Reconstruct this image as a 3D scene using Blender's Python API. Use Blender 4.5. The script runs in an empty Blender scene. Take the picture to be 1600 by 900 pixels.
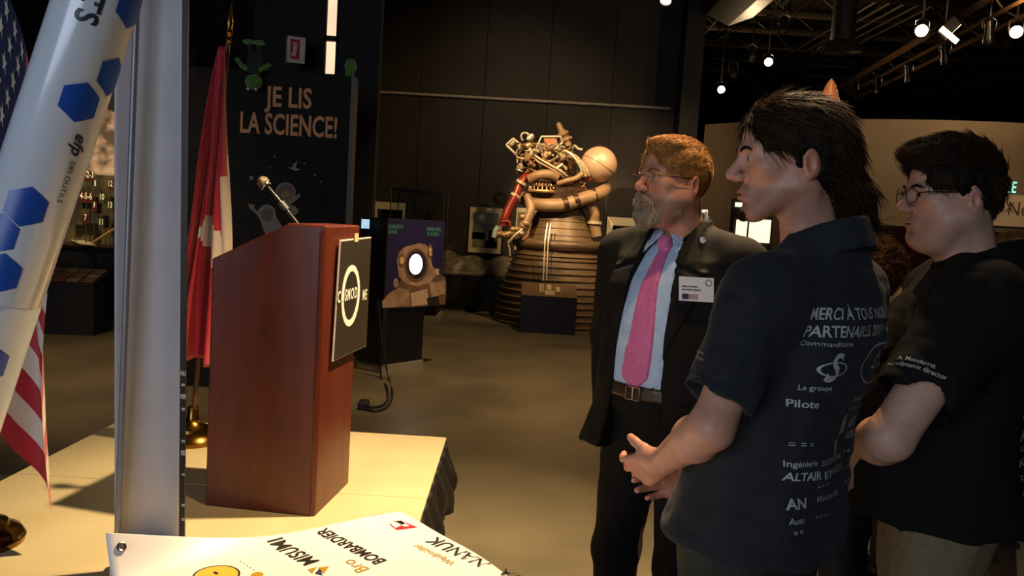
import bpy, bmesh, math, random
import numpy as np
from mathutils import Vector, Matrix
from mathutils.bvhtree import BVHTree
random.seed(7); np.random.seed(7)
scene = bpy.context.scene
COL = scene.collection

# ------------------------------------------------------------------ camera
FPX = 1245.0; PITCH = math.radians(5.0); ROLL = math.radians(3.5); CAMH = 1.5
_F = Vector((0, math.cos(PITCH), -math.sin(PITCH)))
_U0 = Vector((0, math.sin(PITCH), math.cos(PITCH))); _R0 = Vector((1, 0, 0))
_R = _R0*math.cos(ROLL) + _U0*math.sin(ROLL)
_U = -_R0*math.sin(ROLL) + _U0*math.cos(ROLL)
_C = Vector((0, 0, CAMH))
cam_d = bpy.data.cameras.new('camera'); cam = bpy.data.objects.new('camera', cam_d); COL.objects.link(cam)
cam_d.sensor_width = 36; cam_d.lens = 36*FPX/1600; cam_d.clip_start = .05; cam_d.clip_end = 100
cam.matrix_world = Matrix(((_R.x, _U.x, -_F.x, _C.x), (_R.y, _U.y, -_F.y, _C.y), (_R.z, _U.z, -_F.z, _C.z), (0, 0, 0, 1)))
scene.camera = cam

# ------------------------------------------------------------------ world, exposure
world = bpy.data.worlds.new('world'); scene.world = world; world.use_nodes = True
world.node_tree.nodes['Background'].inputs[0].default_value = (1.0, .9, .75, 1)
world.node_tree.nodes['Background'].inputs[1].default_value = .014
scene.view_settings.view_transform = 'Standard'; scene.view_settings.look = 'None'
scene.view_settings.gamma = 1; scene.view_settings.use_curve_mapping = False
scene.view_settings.exposure = 1.0

# ------------------------------------------------------------------ lights
WARM = (1.0, .68, .36); WARM2 = (1.0, .72, .40); COOL = (.70, .81, 1.0)
def spot(loc, tgt, watts, color=WARM, angle=40, blend=.6, radius=.06):
    l = bpy.data.lights.new('spotlight_beam', 'SPOT'); l.energy = watts; l.color = color
    l.spot_size = math.radians(angle); l.spot_blend = blend; l.shadow_soft_size = radius
    o = bpy.data.objects.new('spotlight_beam', l); COL.objects.link(o); o.location = loc
    o.rotation_euler = (Vector(tgt)-Vector(loc)).to_track_quat('-Z', 'Y').to_euler(); return o
def area(loc, tgt, watts, color, sx, sy):
    l = bpy.data.lights.new('window_daylight', 'AREA'); l.energy = watts; l.color = color
    l.shape = 'RECTANGLE'; l.size = sx; l.size_y = sy
    o = bpy.data.objects.new('window_daylight', l); COL.objects.link(o); o.location = loc
    o.rotation_euler = (Vector(tgt)-Vector(loc)).to_track_quat('-Z', 'Y').to_euler(); return o
spot((.95, 3.45, 4.9), (-.5, 3.0, .3), 1250, WARM2, 48, 1, .07)       # key on the stage and lectern
spot((1.5, 3.3, 4.9), (-.3, 1.8, .75), 520, WARM, 30, .7, .07)         # spot on the banner table
spot((1.15, 4.1, 4.9), (.72, 2.1, 1.6), 190, WARM, 38, .8, .07)         # rim on the visitors' heads
spot((-1.5, 7.6, 5.0), (.6, 11.6, 1.9), 1000, WARM, 26, .8, .06)       # rocket engine
spot((2.6, 8.4, 5.0), (.9, 11.4, 1.6), 420, WARM, 30, .8, .06)         # rocket engine, right
spot((.2, 6.6, 5.3), (.1, 7.6, 0), 420, WARM, 64, 1, .1)               # pools of light on the floor
spot((.8, 1.6, 5.3), (.15, 4.4, 0), 420, WARM, 50, 1, .1)
spot((-4.2, 5.4, 5.3), (-3.6, 6.4, 0), 380, WARM, 56, 1, .1)
spot((-4.6, 7.6, 5.0), (-5.6, 11.0, 1.7), 700, WARM, 36, .8, .06)      # lunar display on the left
spot((4.5, 6.0, 5.0), (5.8, 10.3, 1.9), 150, WARM, 70, 1, .1)          # curved wall
spot((1.0, 9.0, 5.2), (-.6, 12.7, 1.4), 260, WARM, 80, 1, .1)          # photographs on the wall
spot((1.9, 9.6, 4.9), (1.9, 12.7, 1.0), 190, WARM, 54, 1, .1)
area((-2.6, -3.6, 2.3), (0, 2.6, 1.2), 66, COOL, 3.2, 2.2)             # daylight through the entrance window behind the camera

# ------------------------------------------------------------------ pixel -> place helpers (1600 x 900 frame)
def ray(x, y): return _F + _R*((x-800)/FPX) + _U*((450-y)/FPX)
def onz(x, y, z):
    d = ray(x, y); return _C + d*((z-CAMH)/d.z)
def ony(x, y, Y):
    d = ray(x, y); return _C + d*(Y/d.y)
def onpl(x, y, p0, n):
    d = ray(x, y); return _C + d*((Vector(p0)-_C).dot(n)/d.dot(n))

# ------------------------------------------------------------------ materials
def srgb(h):
    c = [int(h[i:i+2], 16)/255 for i in (0, 2, 4)]
    return tuple(x/12.92 if x <= .04045 else ((x+.055)/1.055)**2.4 for x in c)
MATS = {}
def pm(name, c1, c2=None, scale=12, rough=.5, metal=0, bump=0, bscale=60, spec=.5, stretch=(1, 1, 1), detail=4,
       emit=0, trans=0, alpha=1, sheen=0, coat=0, sss=0, rvar=0, wave=None, contrast=(.35, .65)):
    if name in MATS: return MATS[name]
    c1 = srgb(c1) if isinstance(c1, str) else c1
    c2 = c1 if c2 is None else (srgb(c2) if isinstance(c2, str) else c2)
    m = bpy.data.materials.new(name); m.use_nodes = True; nt = m.node_tree; N = nt.nodes; L = nt.links
    b = N['Principled BSDF']
    tc = N.new('ShaderNodeTexCoord'); mp = N.new('ShaderNodeMapping'); mp.inputs['Scale'].default_value = stretch
    L.new(tc.outputs['Object'], mp.inputs[0])
    if wave:
        nz = N.new('ShaderNodeTexWave'); nz.inputs['Scale'].default_value = scale
        nz.inputs['Distortion'].default_value = wave; nz.inputs['Detail'].default_value = 3
    else:
        nz = N.new('ShaderNodeTexNoise'); nz.inputs['Scale'].default_value = scale; nz.inputs['Detail'].default_value = detail
    L.new(mp.outputs[0], nz.inputs['Vector'])
    cr = N.new('ShaderNodeValToRGB'); cr.color_ramp.elements[0].color = (*c1, 1); cr.color_ramp.elements[1].color = (*c2, 1)
    cr.color_ramp.elements[0].position, cr.color_ramp.elements[1].position = contrast
    L.new(nz.outputs['Fac'] if 'Fac' in nz.outputs else nz.outputs[0], cr.inputs[0]); L.new(cr.outputs[0], b.inputs['Base Color'])
    b.inputs['Roughness'].default_value = rough; b.inputs['Metallic'].default_value = metal
    b.inputs['Specular IOR Level'].default_value = spec
    if rvar:
        mr = N.new('ShaderNodeMapRange'); mr.inputs['To Min'].default_value = rough-rvar; mr.inputs['To Max'].default_value = rough+rvar
        L.new(nz.outputs['Fac'], mr.inputs[0]); L.new(mr.outputs[0], b.inputs['Roughness'])
    if bump:
        n2 = N.new('ShaderNodeTexNoise'); n2.inputs['Scale'].default_value = bscale; n2.inputs['Detail'].default_value = 3
        L.new(mp.outputs[0], n2.inputs['Vector'])
        bp = N.new('ShaderNodeBump'); bp.inputs['Strength'].default_value = bump; bp.inputs['Distance'].default_value = .01
        L.new(n2.outputs['Fac'], bp.inputs['Height']); L.new(bp.outputs[0], b.inputs['Normal'])
    if emit:
        L.new(cr.outputs[0], b.inputs['Emission Color']); b.inputs['Emission Strength'].default_value = emit
    if trans: b.inputs['Transmission Weight'].default_value = trans
    if sheen: b.inputs['Sheen Weight'].default_value = sheen
    if coat: b.inputs['Coat Weight'].default_value = coat; b.inputs['Coat Roughness'].default_value = .1
    if sss:
        b.inputs['Subsurface Weight'].default_value = sss; b.inputs['Subsurface Radius'].default_value = (.012, .005, .003)
        b.inputs['Subsurface Scale'].default_value = .6
    if alpha < 1: b.inputs['Alpha'].default_value = alpha
    MATS[name] = m; return m
def vm(name, rough=.5, bump=0, bscale=60, sss=0, spec=.4, sheen=0, var=.12, stretch=(1, 1, 1)):
    """material that takes its base colour from the mesh's own colour attribute"""
    if name in MATS: return MATS[name]
    m = pm(name, 'ffffff', (1-var*2,)*3, 60, rough, 0, bump, bscale, spec, stretch, sss=sss, sheen=sheen)
    nt = m.node_tree; b = nt.nodes['Principled BSDF']
    at = nt.nodes.new('ShaderNodeVertexColor'); at.layer_name = 'Col'
    mx = nt.nodes.new('ShaderNodeMix'); mx.data_type = 'RGBA'; mx.blend_type = 'MULTIPLY'; mx.inputs[0].default_value = 1
    src = b.inputs['Base Color'].links[0].from_socket
    nt.links.new(at.outputs[0], mx.inputs[6]); nt.links.new(src, mx.inputs[7]); nt.links.new(mx.outputs[2], b.inputs['Base Color'])
    return m

# ------------------------------------------------------------------ object helpers
W = {}
def link(o, parent=None, M=None):
    COL.objects.link(o)
    if parent is not None: o.parent = parent; W[o.name] = W[parent.name]
    else: W[o.name] = M or Matrix.Identity(4)
    return o
def tag(o, label=None, cat=None, group=None, kind=None):
    if label: o['label'] = label
    if cat: o['category'] = cat
    if group: o['group'] = group
    if kind: o['kind'] = kind
    return o
def thing(name, label, cat, loc=(0, 0, 0), rz=0, group=None):
    o = bpy.data.objects.new(name, None); o.empty_display_size = .1
    o.location = loc; o.rotation_euler = (0, 0, rz)
    link(o, None, Matrix.Translation(Vector(loc)) @ Matrix.Rotation(rz, 4, 'Z'))
    return tag(o, label, cat, group)
def copy_tree(o, parent=None):
    c = o.copy(); COL.objects.link(c); c.parent = parent
    for ch in list(o.children): copy_tree(ch, c)
    return c
class MB:
    def __init__(s): s.v = []; s.f = []; s.xf = None
    def add(s, vs, fs):
        b = len(s.v)
        if s.xf is not None: vs = [s.xf @ Vector(p) for p in vs]
        s.v += [tuple(p) for p in vs]; s.f += [tuple(b+i for i in f) for f in fs]; return s
    def box(s, c, size, M=None):
        hx, hy, hz = size[0]/2, size[1]/2, size[2]/2
        vs = [Vector((x*hx, y*hy, z*hz)) for x in (-1, 1) for y in (-1, 1) for z in (-1, 1)]
        if M is not None: vs = [M @ p for p in vs]
        vs = [p+Vector(c) for p in vs]
        return s.add(vs, [(0, 1, 3, 2), (4, 6, 7, 5), (0, 4, 5, 1), (2, 3, 7, 6), (0, 2, 6, 4), (1, 5, 7, 3)])
    def b2(s, lo, hi): return s.box([(a+b)/2 for a, b in zip(lo, hi)], [abs(b-a) for a, b in zip(lo, hi)])
    def tube(s, pts, r, n=8, closed=False, cap=True):
        pts = [Vector(p) for p in pts]; m = len(pts); rs = r if isinstance(r, (list, tuple)) else [r]*m
        vs = []; prev = None
        for i, p in enumerate(pts):
            a = pts[(i-1) % m] if (closed or i > 0) else p; b = pts[(i+1) % m] if (closed or i < m-1) else p
            t = (b-a).normalized()
            if prev is None:
                u = t.cross(Vector((0, 0, 1)));
                if u.length < 1e-3: u = t.cross(Vector((1, 0, 0)))
            else:
                u = prev - t*prev.dot(t)
            u.normalize(); prev = u; w = t.cross(u)
            vs += [p + (u*math.cos(2*math.pi*k/n) + w*math.sin(2*math.pi*k/n))*rs[i] for k in range(n)]
        fs = []
        for i in range(m if closed else m-1):
            j = (i+1) % m
            for k in range(n): fs.append((i*n+k, i*n+(k+1) % n, j*n+(k+1) % n, j*n+k))
        if cap and not closed: fs += [tuple(range(n))[::-1], tuple((m-1)*n+k for k in range(n))]
        return s.add(vs, fs)
    def lathe(s, prof, c=(0, 0, 0), n=24, M=None, a0=0, a1=2*math.pi):
        full = abs(a1-a0-2*math.pi) < 1e-6; m = n if full else n+1; vs = []
        for r, z in prof:
            for k in range(m):
                a = a0+(a1-a0)*k/n; p = Vector((r*math.cos(a), r*math.sin(a), z))
                if M is not None: p = M @ p
                vs.append(p+Vector(c))
        fs = []
        for i in range(len(prof)-1):
            for k in range(n):
                k2 = (k+1) % m; fs.append((i*m+k, i*m+k2, (i+1)*m+k2, (i+1)*m+k))
        return s.add(vs, fs)
    def sphere(s, c, r, n=16, sc=(1, 1, 1), M=None):
        h = n//2; prof = [(max(1e-4, r*math.sin(math.pi*i/h)), -r*math.cos(math.pi*i/h)) for i in range(h+1)]
        S = Matrix.Diagonal(Vector(sc)).to_4x4()
        return s.lathe(prof, c, n, (M @ S) if M is not None else S)
    def torus(s, c, R, r, n=28, m=8, M=None, a0=0, a1=2*math.pi):
        full = abs(a1-a0-2*math.pi) < 1e-6
        pts = [Vector((R*math.cos(a0+(a1-a0)*k/n), R*math.sin(a0+(a1-a0)*k/n), 0)) for k in range(n if full else n+1)]
        if M is not None: pts = [M @ p for p in pts]
        return s.tube([p+Vector(c) for p in pts], r, m, closed=full)
    def prism(s, poly, ext, cap2=True):
        """poly: 3-D points, ext: vector"""
        n = len(poly); e = Vector(ext); P = [Vector(p) for p in poly]
        fs = [tuple(range(n))[::-1], tuple(range(n, 2*n))] + [(i, (i+1) % n, n+(i+1) % n, n+i) for i in range(n)]
        return s.add(P+[p+e for p in P], fs)
    def build(s, name, mat, parent=None, smooth=False, bevel=0, loc=None, world=False, label=None, cat=None, group=None, kind=None, seg=2, angle=40, fix=True):
        vs = [Vector(p) for p in s.v]
        if world and parent is not None:
            iv = W[parent.name].inverted(); vs = [iv @ p for p in vs]
        if loc is not None and parent is None: vs = [p-Vector(loc) for p in vs]
        me = bpy.data.meshes.new(name); me.from_pydata([tuple(p) for p in vs], [], s.f)
        if fix:
            bm = bmesh.new(); bm.from_mesh(me); bmesh.ops.recalc_face_normals(bm, faces=bm.faces); bm.to_mesh(me); bm.free()
        if mat is not None: me.materials.append(mat)
        if smooth:
            me.polygons.foreach_set('use_smooth', [True]*len(me.polygons))
            me.set_sharp_from_angle(angle=math.radians(angle))
        o = bpy.data.objects.new(name, me); link(o, parent, Matrix.Translation(Vector(loc)) if loc is not None else None)
        if loc is not None and parent is None: o.location = loc
        if bevel:
            md = o.modifiers.new('bevel', 'BEVEL'); md.width = bevel; md.segments = seg; md.limit_method = 'ANGLE'; md.angle_limit = math.radians(40)
        return tag(o, label, cat, group, kind)
def struct(name, mb, mat, parent=None, **k):
    if parent is None: k['kind'] = 'structure'
    return mb.build(name, mat, parent, **k)
_tc = {}
def text_geo(txt, size=1, bold=0, sx=1, align='CENTER', shear=0, spacing=1):
    key = (txt, size, bold, sx, align, shear, spacing)
    if key in _tc: return _tc[key]
    cu = bpy.data.curves.new('lettering', 'FONT'); cu.body = txt; cu.size = size; cu.align_x = align; cu.align_y = 'CENTER'
    cu.offset = bold*size; cu.shear = shear; cu.resolution_u = 3; cu.space_character = spacing
    o = bpy.data.objects.new('lettering', cu); COL.objects.link(o)
    bpy.context.view_layer.update()
    me = o.evaluated_get(bpy.context.evaluated_depsgraph_get()).to_mesh()
    vs = [(v.co.x*sx, v.co.y) for v in me.vertices]; fs = [tuple(p.vertices) for p in me.polygons]
    bpy.data.objects.remove(o); bpy.data.curves.remove(cu)
    _tc[key] = (vs, fs); return vs, fs
def text_on(mb, txt, size, fn, **k):
    vs, fs = text_geo(txt, size, **k); mb.add([fn(x, y) for x, y in vs], fs)
def plane_fn(o, r, u):
    o, r, u = Vector(o), Vector(r).normalized(), Vector(u).normalized(); return lambda x, y: o + r*x + u*y
# ================================================================== THE ROOM
M_floor = pm('polished concrete floor', '575040', '6a604a', 1.3, .34, rvar=.07, bump=.04, bscale=14, spec=.5)
M_black = pm('matt black paint', '0d0b0a', '151210', 5, .75, bump=.05, bscale=120)
M_dark = pm('dark brown wall paint', '241d16', '2c241b', 2.2, .7, bump=.05, bscale=90)
M_deck = pm('dark steel deck', '1d1813', '2a231b', 3, .6, .2)
M_steel = pm('painted joist steel', '4a4034', '5a4e3e', 6, .55, .3)
M_duct = pm('dull duct metal', '2a251d', '343026', 5, .5, .5, bump=.05, bscale=20)
M_brown = pm('olive brown curved wall paint', '5a4c38', '665640', 1.5, .7)
M_white = pm('white paint', 'd8d2c6', 'e2ddd2', 8, .5)
M_chrome = pm('bright metal', 'c8c4bc', 'b0aca4', 20, .22, 1)
M_blackgloss = pm('black lacquered board', '0c0b0c', '141214', 9, .35)
M_glass = pm('clear glass', 'ffffff', None, 5, .02, trans=1, spec=.5)
def tglass(name, tint, fac):
    m = bpy.data.materials.new(name); m.use_nodes = True; nt = m.node_tree; nt.nodes.remove(nt.nodes['Principled BSDF'])
    t = nt.nodes.new('ShaderNodeBsdfTransparent'); t.inputs[0].default_value = (*tint, 1)
    g = nt.nodes.new('ShaderNodeBsdfGlossy'); g.inputs[1].default_value = .03
    mx = nt.nodes.new('ShaderNodeMixShader'); mx.inputs[0].default_value = fac
    nz = nt.nodes.new('ShaderNodeTexNoise'); nz.inputs[2].default_value = 3
    mr = nt.nodes.new('ShaderNodeMapRange'); mr.inputs['To Min'].default_value = fac*.8; mr.inputs['To Max'].default_value = fac*1.2
    nt.links.new(nz.outputs[0], mr.inputs[0]); nt.links.new(mr.outputs[0], mx.inputs[0])
    nt.links.new(t.outputs[0], mx.inputs[1]); nt.links.new(g.outputs[0], mx.inputs[2]); nt.links.new(mx.outputs[0], nt.nodes['Material Output'].inputs[0])
    return m
M_case = tglass('display case glass', (.93, .97, .95), .07)
M_lens = tglass('spectacle lens glass', (.97, .98, .98), .035)

struct('floor', MB().b2((-10, -6, -.1), (12, 24, 0)), M_floor)
# ceiling: corrugated deck + joists + conduits
c = MB(); z = 5.6; xs = []
x = -10.0; k = 0
while x < 12:
    xs += [(x, z), (x+.07, z), (x+.09, z+.05), (x+.16, z+.05), (x+.18, z)]; x += .18
n = len(xs)
c.add([(a, -6, b) for a, b in xs]+[(a, 24, b) for a, b in xs], [(i, i+1, n+i+1, n+i) for i in range(n-1)])
ceiling = struct('ceiling', c, M_deck, fix=False)
j = MB()
for xx in (-10, 12): pass
j.box((1, 0, 5.18), (22, .06, .05)); j.box((1, 0, 5.55), (22, .06, .05))
pts = [(-10+.45*i, 0, 5.2 if i % 2 == 0 else 5.53) for i in range(50)]
j.tube(pts, .014, 5)
j0 = j.build('joist', M_steel, ceiling)
for i, yy in enumerate([9.1, 10.4, 11.7, 13.8, 15.0, 16.3, 17.6, 18.8, 20.1, 21.4]):
    o = j0 if i == 0 else j0.copy()
    if i: COL.objects.link(o)
    o.location = (0, yy, 0)
for i in range(5):
    t = MB().tube([(5.25+.22*i, 7, 5.1), (5.25+.22*i, 23.5, 5.1)], .018, 6); t.build('conduit', M_steel, ceiling, smooth=True)
for i in range(2):
    t = MB().tube([(2.9+.32*i, 12.8, 5.12), (3.15+.32*i, 23, 5.12)], .014, 6); t.build('conduit', M_steel, ceiling, smooth=True)

# walls
struct('wall_left', MB().b2((-10.1, -6, 0), (-10, 24, 5.6)), M_black)
struct('wall_far', MB().b2((-10, 23.9, 0), (12, 24, 5.6)), M_dark)
struct('wall_right', MB().b2((12, -6, 0), (12.1, 24, 5.6)), M_black)
wb = MB()   # entrance wall behind the camera with its window opening
wb.b2((-10, -4.2, 0), (-4.3, -4.05, 5.6)); wb.b2((-.9, -4.2, 0), (12, -4.05, 5.6))
wb.b2((-4.3, -4.2, 0), (-.9, -4.05, 1.1)); wb.b2((-4.3, -4.2, 3.5), (-.9, -4.05, 5.6))
struct('wall_behind', wb, M_dark)
wf = MB()
for a, b in (((-4.3, -4.1, 1.1), (-4.22, -4.02, 3.5)), ((-.98, -4.1, 1.1), (-.9, -4.02, 3.5)), ((-4.3, -4.1, 1.1), (-.9, -4.02, 1.18)), ((-4.3, -4.1, 3.42), (-.9, -4.02, 3.5)), ((-2.64, -4.1, 1.1), (-2.56, -4.02, 3.5))): wf.b2(a, b)
win = struct('window_1', wf, M_white)
# exhibition wall behind the engine (panelled)
WY = 12.7
wall = struct('wall_back', MB().b2((-2.62, WY+.02, 0), (2.38, WY+.2, 5.6)), M_black)
px = [-2.62, -1.62, -.62, .38, 1.38, 2.38]
for a, b in zip(px[:-1], px[1:]):
    MB().b2((a+.004, WY, .02), (b-.004, WY+.02, 5.58)).build('panel', M_dark, wall, bevel=.003)
struct('trim_1', MB().tube([(-2.5, WY-.03, 3.335), (2.3, WY-.03, 3.355)], .022, 8), pm('pale rail paint', '9a9184', 'a59c8e', 9, .5), smooth=True)
struct('wall_end', MB().b2((2.38, 12.2, 0), (2.62, 13.4, 5.6)).b2((2.36, 12.17, 0), (2.64, 12.24, 5.6)), M_black)
struct('wall_back_side', MB().b2((-10, 13.6, 0), (-2.62, 13.8, 5.6)).b2((-2.74, 12.5, 0), (-2.66, 13.7, 5.6)), M_black)
struct('trim_2', MB().b2((-2.66, 12.48, 0), (-2.6, 12.66, 3.4)), pm('grey edge profile', '3a342c', '443d33', 9, .5))
# curved wall on the right
cw = MB(); C0 = Vector((6.3, 14.2, 0)); A = [math.radians(214+i*4.4) for i in range(26)]
vs = []
for a in A:
    for rr, zz in ((4.4, 0), (4.4, 3.02), (4.25, 3.02), (4.25, 0)): vs.append(C0+Vector((rr*math.cos(a), rr*math.sin(a), zz)))
fs = []
for i in range(25):
    for k in range(4): fs.append((i*4+k, i*4+(k+1) % 4, (i+1)*4+(k+1) % 4, (i+1)*4+k))
cw.add(vs, fs); struct('wall_curved', cw, M_brown, smooth=True)
def curved(u, z, off=.03):   # u: angle in degrees along the curved wall
    a = math.radians(u); return C0+Vector(((4.4+off)*math.cos(a), (4.4+off)*math.sin(a), z))
# dark bulkhead above the curved wall and the big duct over the exhibition wall
d = MB(); R = .62
d.tube([(2.96, 10.6, 5.02), (2.96, 12.1, 5.02)], .5, 8, cap=True)
big = d.build('air_duct', M_duct, None, loc=(2.96, 10.6, 4.5), label='large dark octagonal air duct hanging above the end of the exhibition wall', cat='duct', bevel=.01)
t = MB().torus((0, 0, 0), .5, .02, 8, 6, M=Matrix.Rotation(math.pi/2, 4, 'X') @ Matrix.Rotation(math.pi/8, 4, 'Z')); t.xf = None
t.build('flange', M_steel, big).location = (0, .02, .52)

# round ceiling diffuser with its drop duct and branch duct
p = ony(1315, 75, 12.0)
g = thing('ceiling_diffuser', 'round metal ceiling air diffuser on a vertical drop duct', 'air vent', p)
MB().lathe([(.17, .05), (.17, 1.3)], n=24).build('drop_duct', M_duct, g, smooth=True)
MB().lathe([(.17, .1), (.2, .09), (.33, .0), (.34, -.03), (.3, -.03)], n=28).build('cone', M_duct, g, smooth=True)
for r in (.26, .2, .14, .07): MB().lathe([(r, -.02), (r+.03, -.045), (r+.015, -.045), (r-.01, -.02)], n=24).build('vane_ring', M_steel, g, smooth=True)
MB().tube([(.1, 0, .95), (3.6, 0, .55+.35)], .26, 16).build('branch_duct', M_duct, g, smooth=True)

# ------------------------------------------------------------------ track lights
M_lamp = pm('lit lamp lens', (1, .93, .78), (1, .88, .68), 3, .3, emit=22)
M_lampdim = pm('dim lamp lens', (1, .85, .6), (1, .8, .5), 3, .3, emit=2.5)
M_lblack = pm('black lamp enamel', '121010', '1b1816', 20, .3, .3)
TRZ = 4.97; tops = []
def track_light(p, aim, label, lit=1, L=.26, r=.065, drop=None, glow=0, group='track spotlights on the ceiling'):
    p = Vector(p); a = (Vector(aim)-p).normalized(); q = a.to_track_quat('Z', 'Y').to_matrix().to_4x4()
    g = thing('track_spotlight', label, 'spotlight', p, 0, group)
    MB().lathe([(.012, -L), (r*.7, -L), (r*.78, -L+.03), (r*.8, -L*.4), (r, -L*.3), (r*1.06, 0), (r*.97, .0), (r*.9, -.03)], n=18, M=q).build('housing', M_lblack, g, smooth=True)
    MB().lathe([(.001, -.012), (r*.6, -.014), (r*.93, -.022)], n=18, M=q).build('lens', M_lamp if lit == 1 else M_lampdim if lit else M_chrome, g, smooth=True)
    mid = a*(-L*.6); drop = (TRZ-p.z-mid.z) if drop is None else drop; tops.append(p+mid+Vector((0, 0, drop)))
    MB().tube([mid+Vector((.08, 0, 0)), mid+Vector((.08, 0, .1)), mid+Vector((0, 0, .14)), mid+Vector((-.08, 0, .1)), mid+Vector((-.08, 0, 0))], .007, 6).build('yoke', M_chrome, g, smooth=True)
    MB().tube([mid+Vector((0, 0, .14)), mid+Vector((0, 0, drop))], .013, 8).build('stem', M_lblack, g, smooth=True)
    MB().box(mid+Vector((0, 0, drop)), (.16, .05, .04)).build('adapter', M_lblack, g, bevel=.006)
    if lit == 1:      # the lamp's own spill on the ceiling around it
        l = bpy.data.lights.new('lamp_spill', 'POINT'); l.energy = 26; l.color = WARM; l.shadow_soft_size = .05; o = bpy.data.objects.new('lamp_spill', l); COL.objects.link(o); o.location = p+a*.08
    return g
LS = [(1440, 48, 9.0, (0, 0, 1.4), 'bright track spotlight beside the round diffuser, right of it', 1),
      (1588, 50, 9.0, (1, 1, 1.4), 'bright track spotlight at the right edge of the ceiling', 1),
      (1201, 97, 13.0, (1, 0, 1.2), 'bright track spotlight left of the round ceiling diffuser', 1),
      (1127, 140, 14.5, (1, 0, 1.2), 'bright track spotlight low on the left, beside the dark wall end', 1),
      (1224, 50, 11.5, (3, 9, 0), 'unlit track spotlight hanging above the brightest left lamp', 0),
      (1228, 6, 10.4, (3.5, 8, 0), 'unlit track spotlight at the top edge of the ceiling', 0),
      (1176, 92, 13.4, (3.5, 10, 0), 'unlit track spotlight just left of the bright lamp', 0),
      (1148, 118, 14.0, (4, 10, 0), 'unlit track spotlight above the lowest lit lamp', 0),
      (1545, 66, 9.6, (6.6, 11, 0), 'dark track spotlight between the two bright right lamps', 2),
      (1478, 100, 11.0, (7, 12, 0), 'dark twin track spotlight on the long right beam, nearest', 2),
      (1420, 128, 12.6, (7, 13, 0), 'dark track spotlight on the long right beam, middle', 2),
      (1372, 145, 14.2, (7, 14, 0), 'dark track spotlight on the long right beam, far', 0),
      (1336, 152, 15.6, (7, 15, 0), 'dark track spotlight at the far end of the long right beam', 0),
      (1040, 2, 9.2, (.5, 6, 0), 'small track spotlight at the top edge beside the duct', 2)]
for x, y, Y, aim, lab, lit in LS: track_light(ony(x, y, Y), aim, lab, lit, drop=None if x < 1300 else .42)
p = ony(1482, 58, 9.2)
g = thing('wall_washer_lamp', 'rectangular wall washer lamp with a lit slot on the ceiling track', 'spotlight', p)
Mr = Matrix.Rotation(math.radians(-48), 4, 'Y') @ Matrix.Rotation(.0, 4, 'X')
mb = MB(); mb.box((0, .1, .1), (.26, .2, .14), Mr); mb.build('housing', M_lblack, g, bevel=.01)
mb = MB(); mb.box((0, -.01, 0.02), (.24, .02, .055), Matrix.Rotation(math.radians(35), 4, 'Y')); mb.build('lens', pm('lit slot lens', (1, .82, .45), None, 3, .3, emit=5), g)
MB().tube([(0, .1, .15), (0, .1, .6)], .012).build('stem', M_lblack, g)
# long beam carrying the right-hand track, plus the short left track
a, b = ony(1312, 145, 17.0), ony(1640, -40, 8.2)
bm_ = thing('lighting_beam', 'long brown lighting beam running back along the right side of the ceiling', 'beam', a)
for off, r in (((0, 0, .12), .06), ((.12, 0, -.04), .03), ((.3, 0, -.12), .03)):
    o = Vector(off); MB().tube([o, b-a+o], r, 4).build('rail', pm('beam paint', '6a4c30', '5c4128', 5, .45, .3), bm_)
for i in range(9):
    q = (b-a)*(i/8.5+.03); MB().tube([q+Vector((0, 0, .1)), q+Vector((.12, 0, -.04)), q+Vector((.3, 0, -.12))], .012, 5).build('cross_bar', M_steel, bm_)
a, b = ony(1100, 150, 15.2), ony(1262, -30, 9.6)
tt = sorted([t for t in tops if t.x < 4.2 and t.z > 4.9 and t.y > 9.9], key=lambda t: t.y)
tt = [tt[0]+Vector((-.02, -.5, .02))]+[t+Vector((0, 0, .02)) for t in tt]+[tt[-1]+Vector((-.1, .6, .02))]
lt = thing('light_track', 'thin black light track carrying the left row of spotlights', 'light track', tt[0])
for t in (tt[1], tt[-2]): MB().tube([t, t+Vector((0, 0, .24))], .012, 6).build('hanger', M_lblack, lt, world=True)
MB().tube(tt, .022, 4).build('rail', M_lblack, lt, world=True)
# far column and low beam behind the left lamps
MB().lathe([(.16, 0), (.16, 5.6)], n=16).build('column', M_dark, None, smooth=True, loc=(0, 0, 0), label='round dark column far behind the ponytailed man', cat='column').location = (5.6, 19.5, 0)
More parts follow.
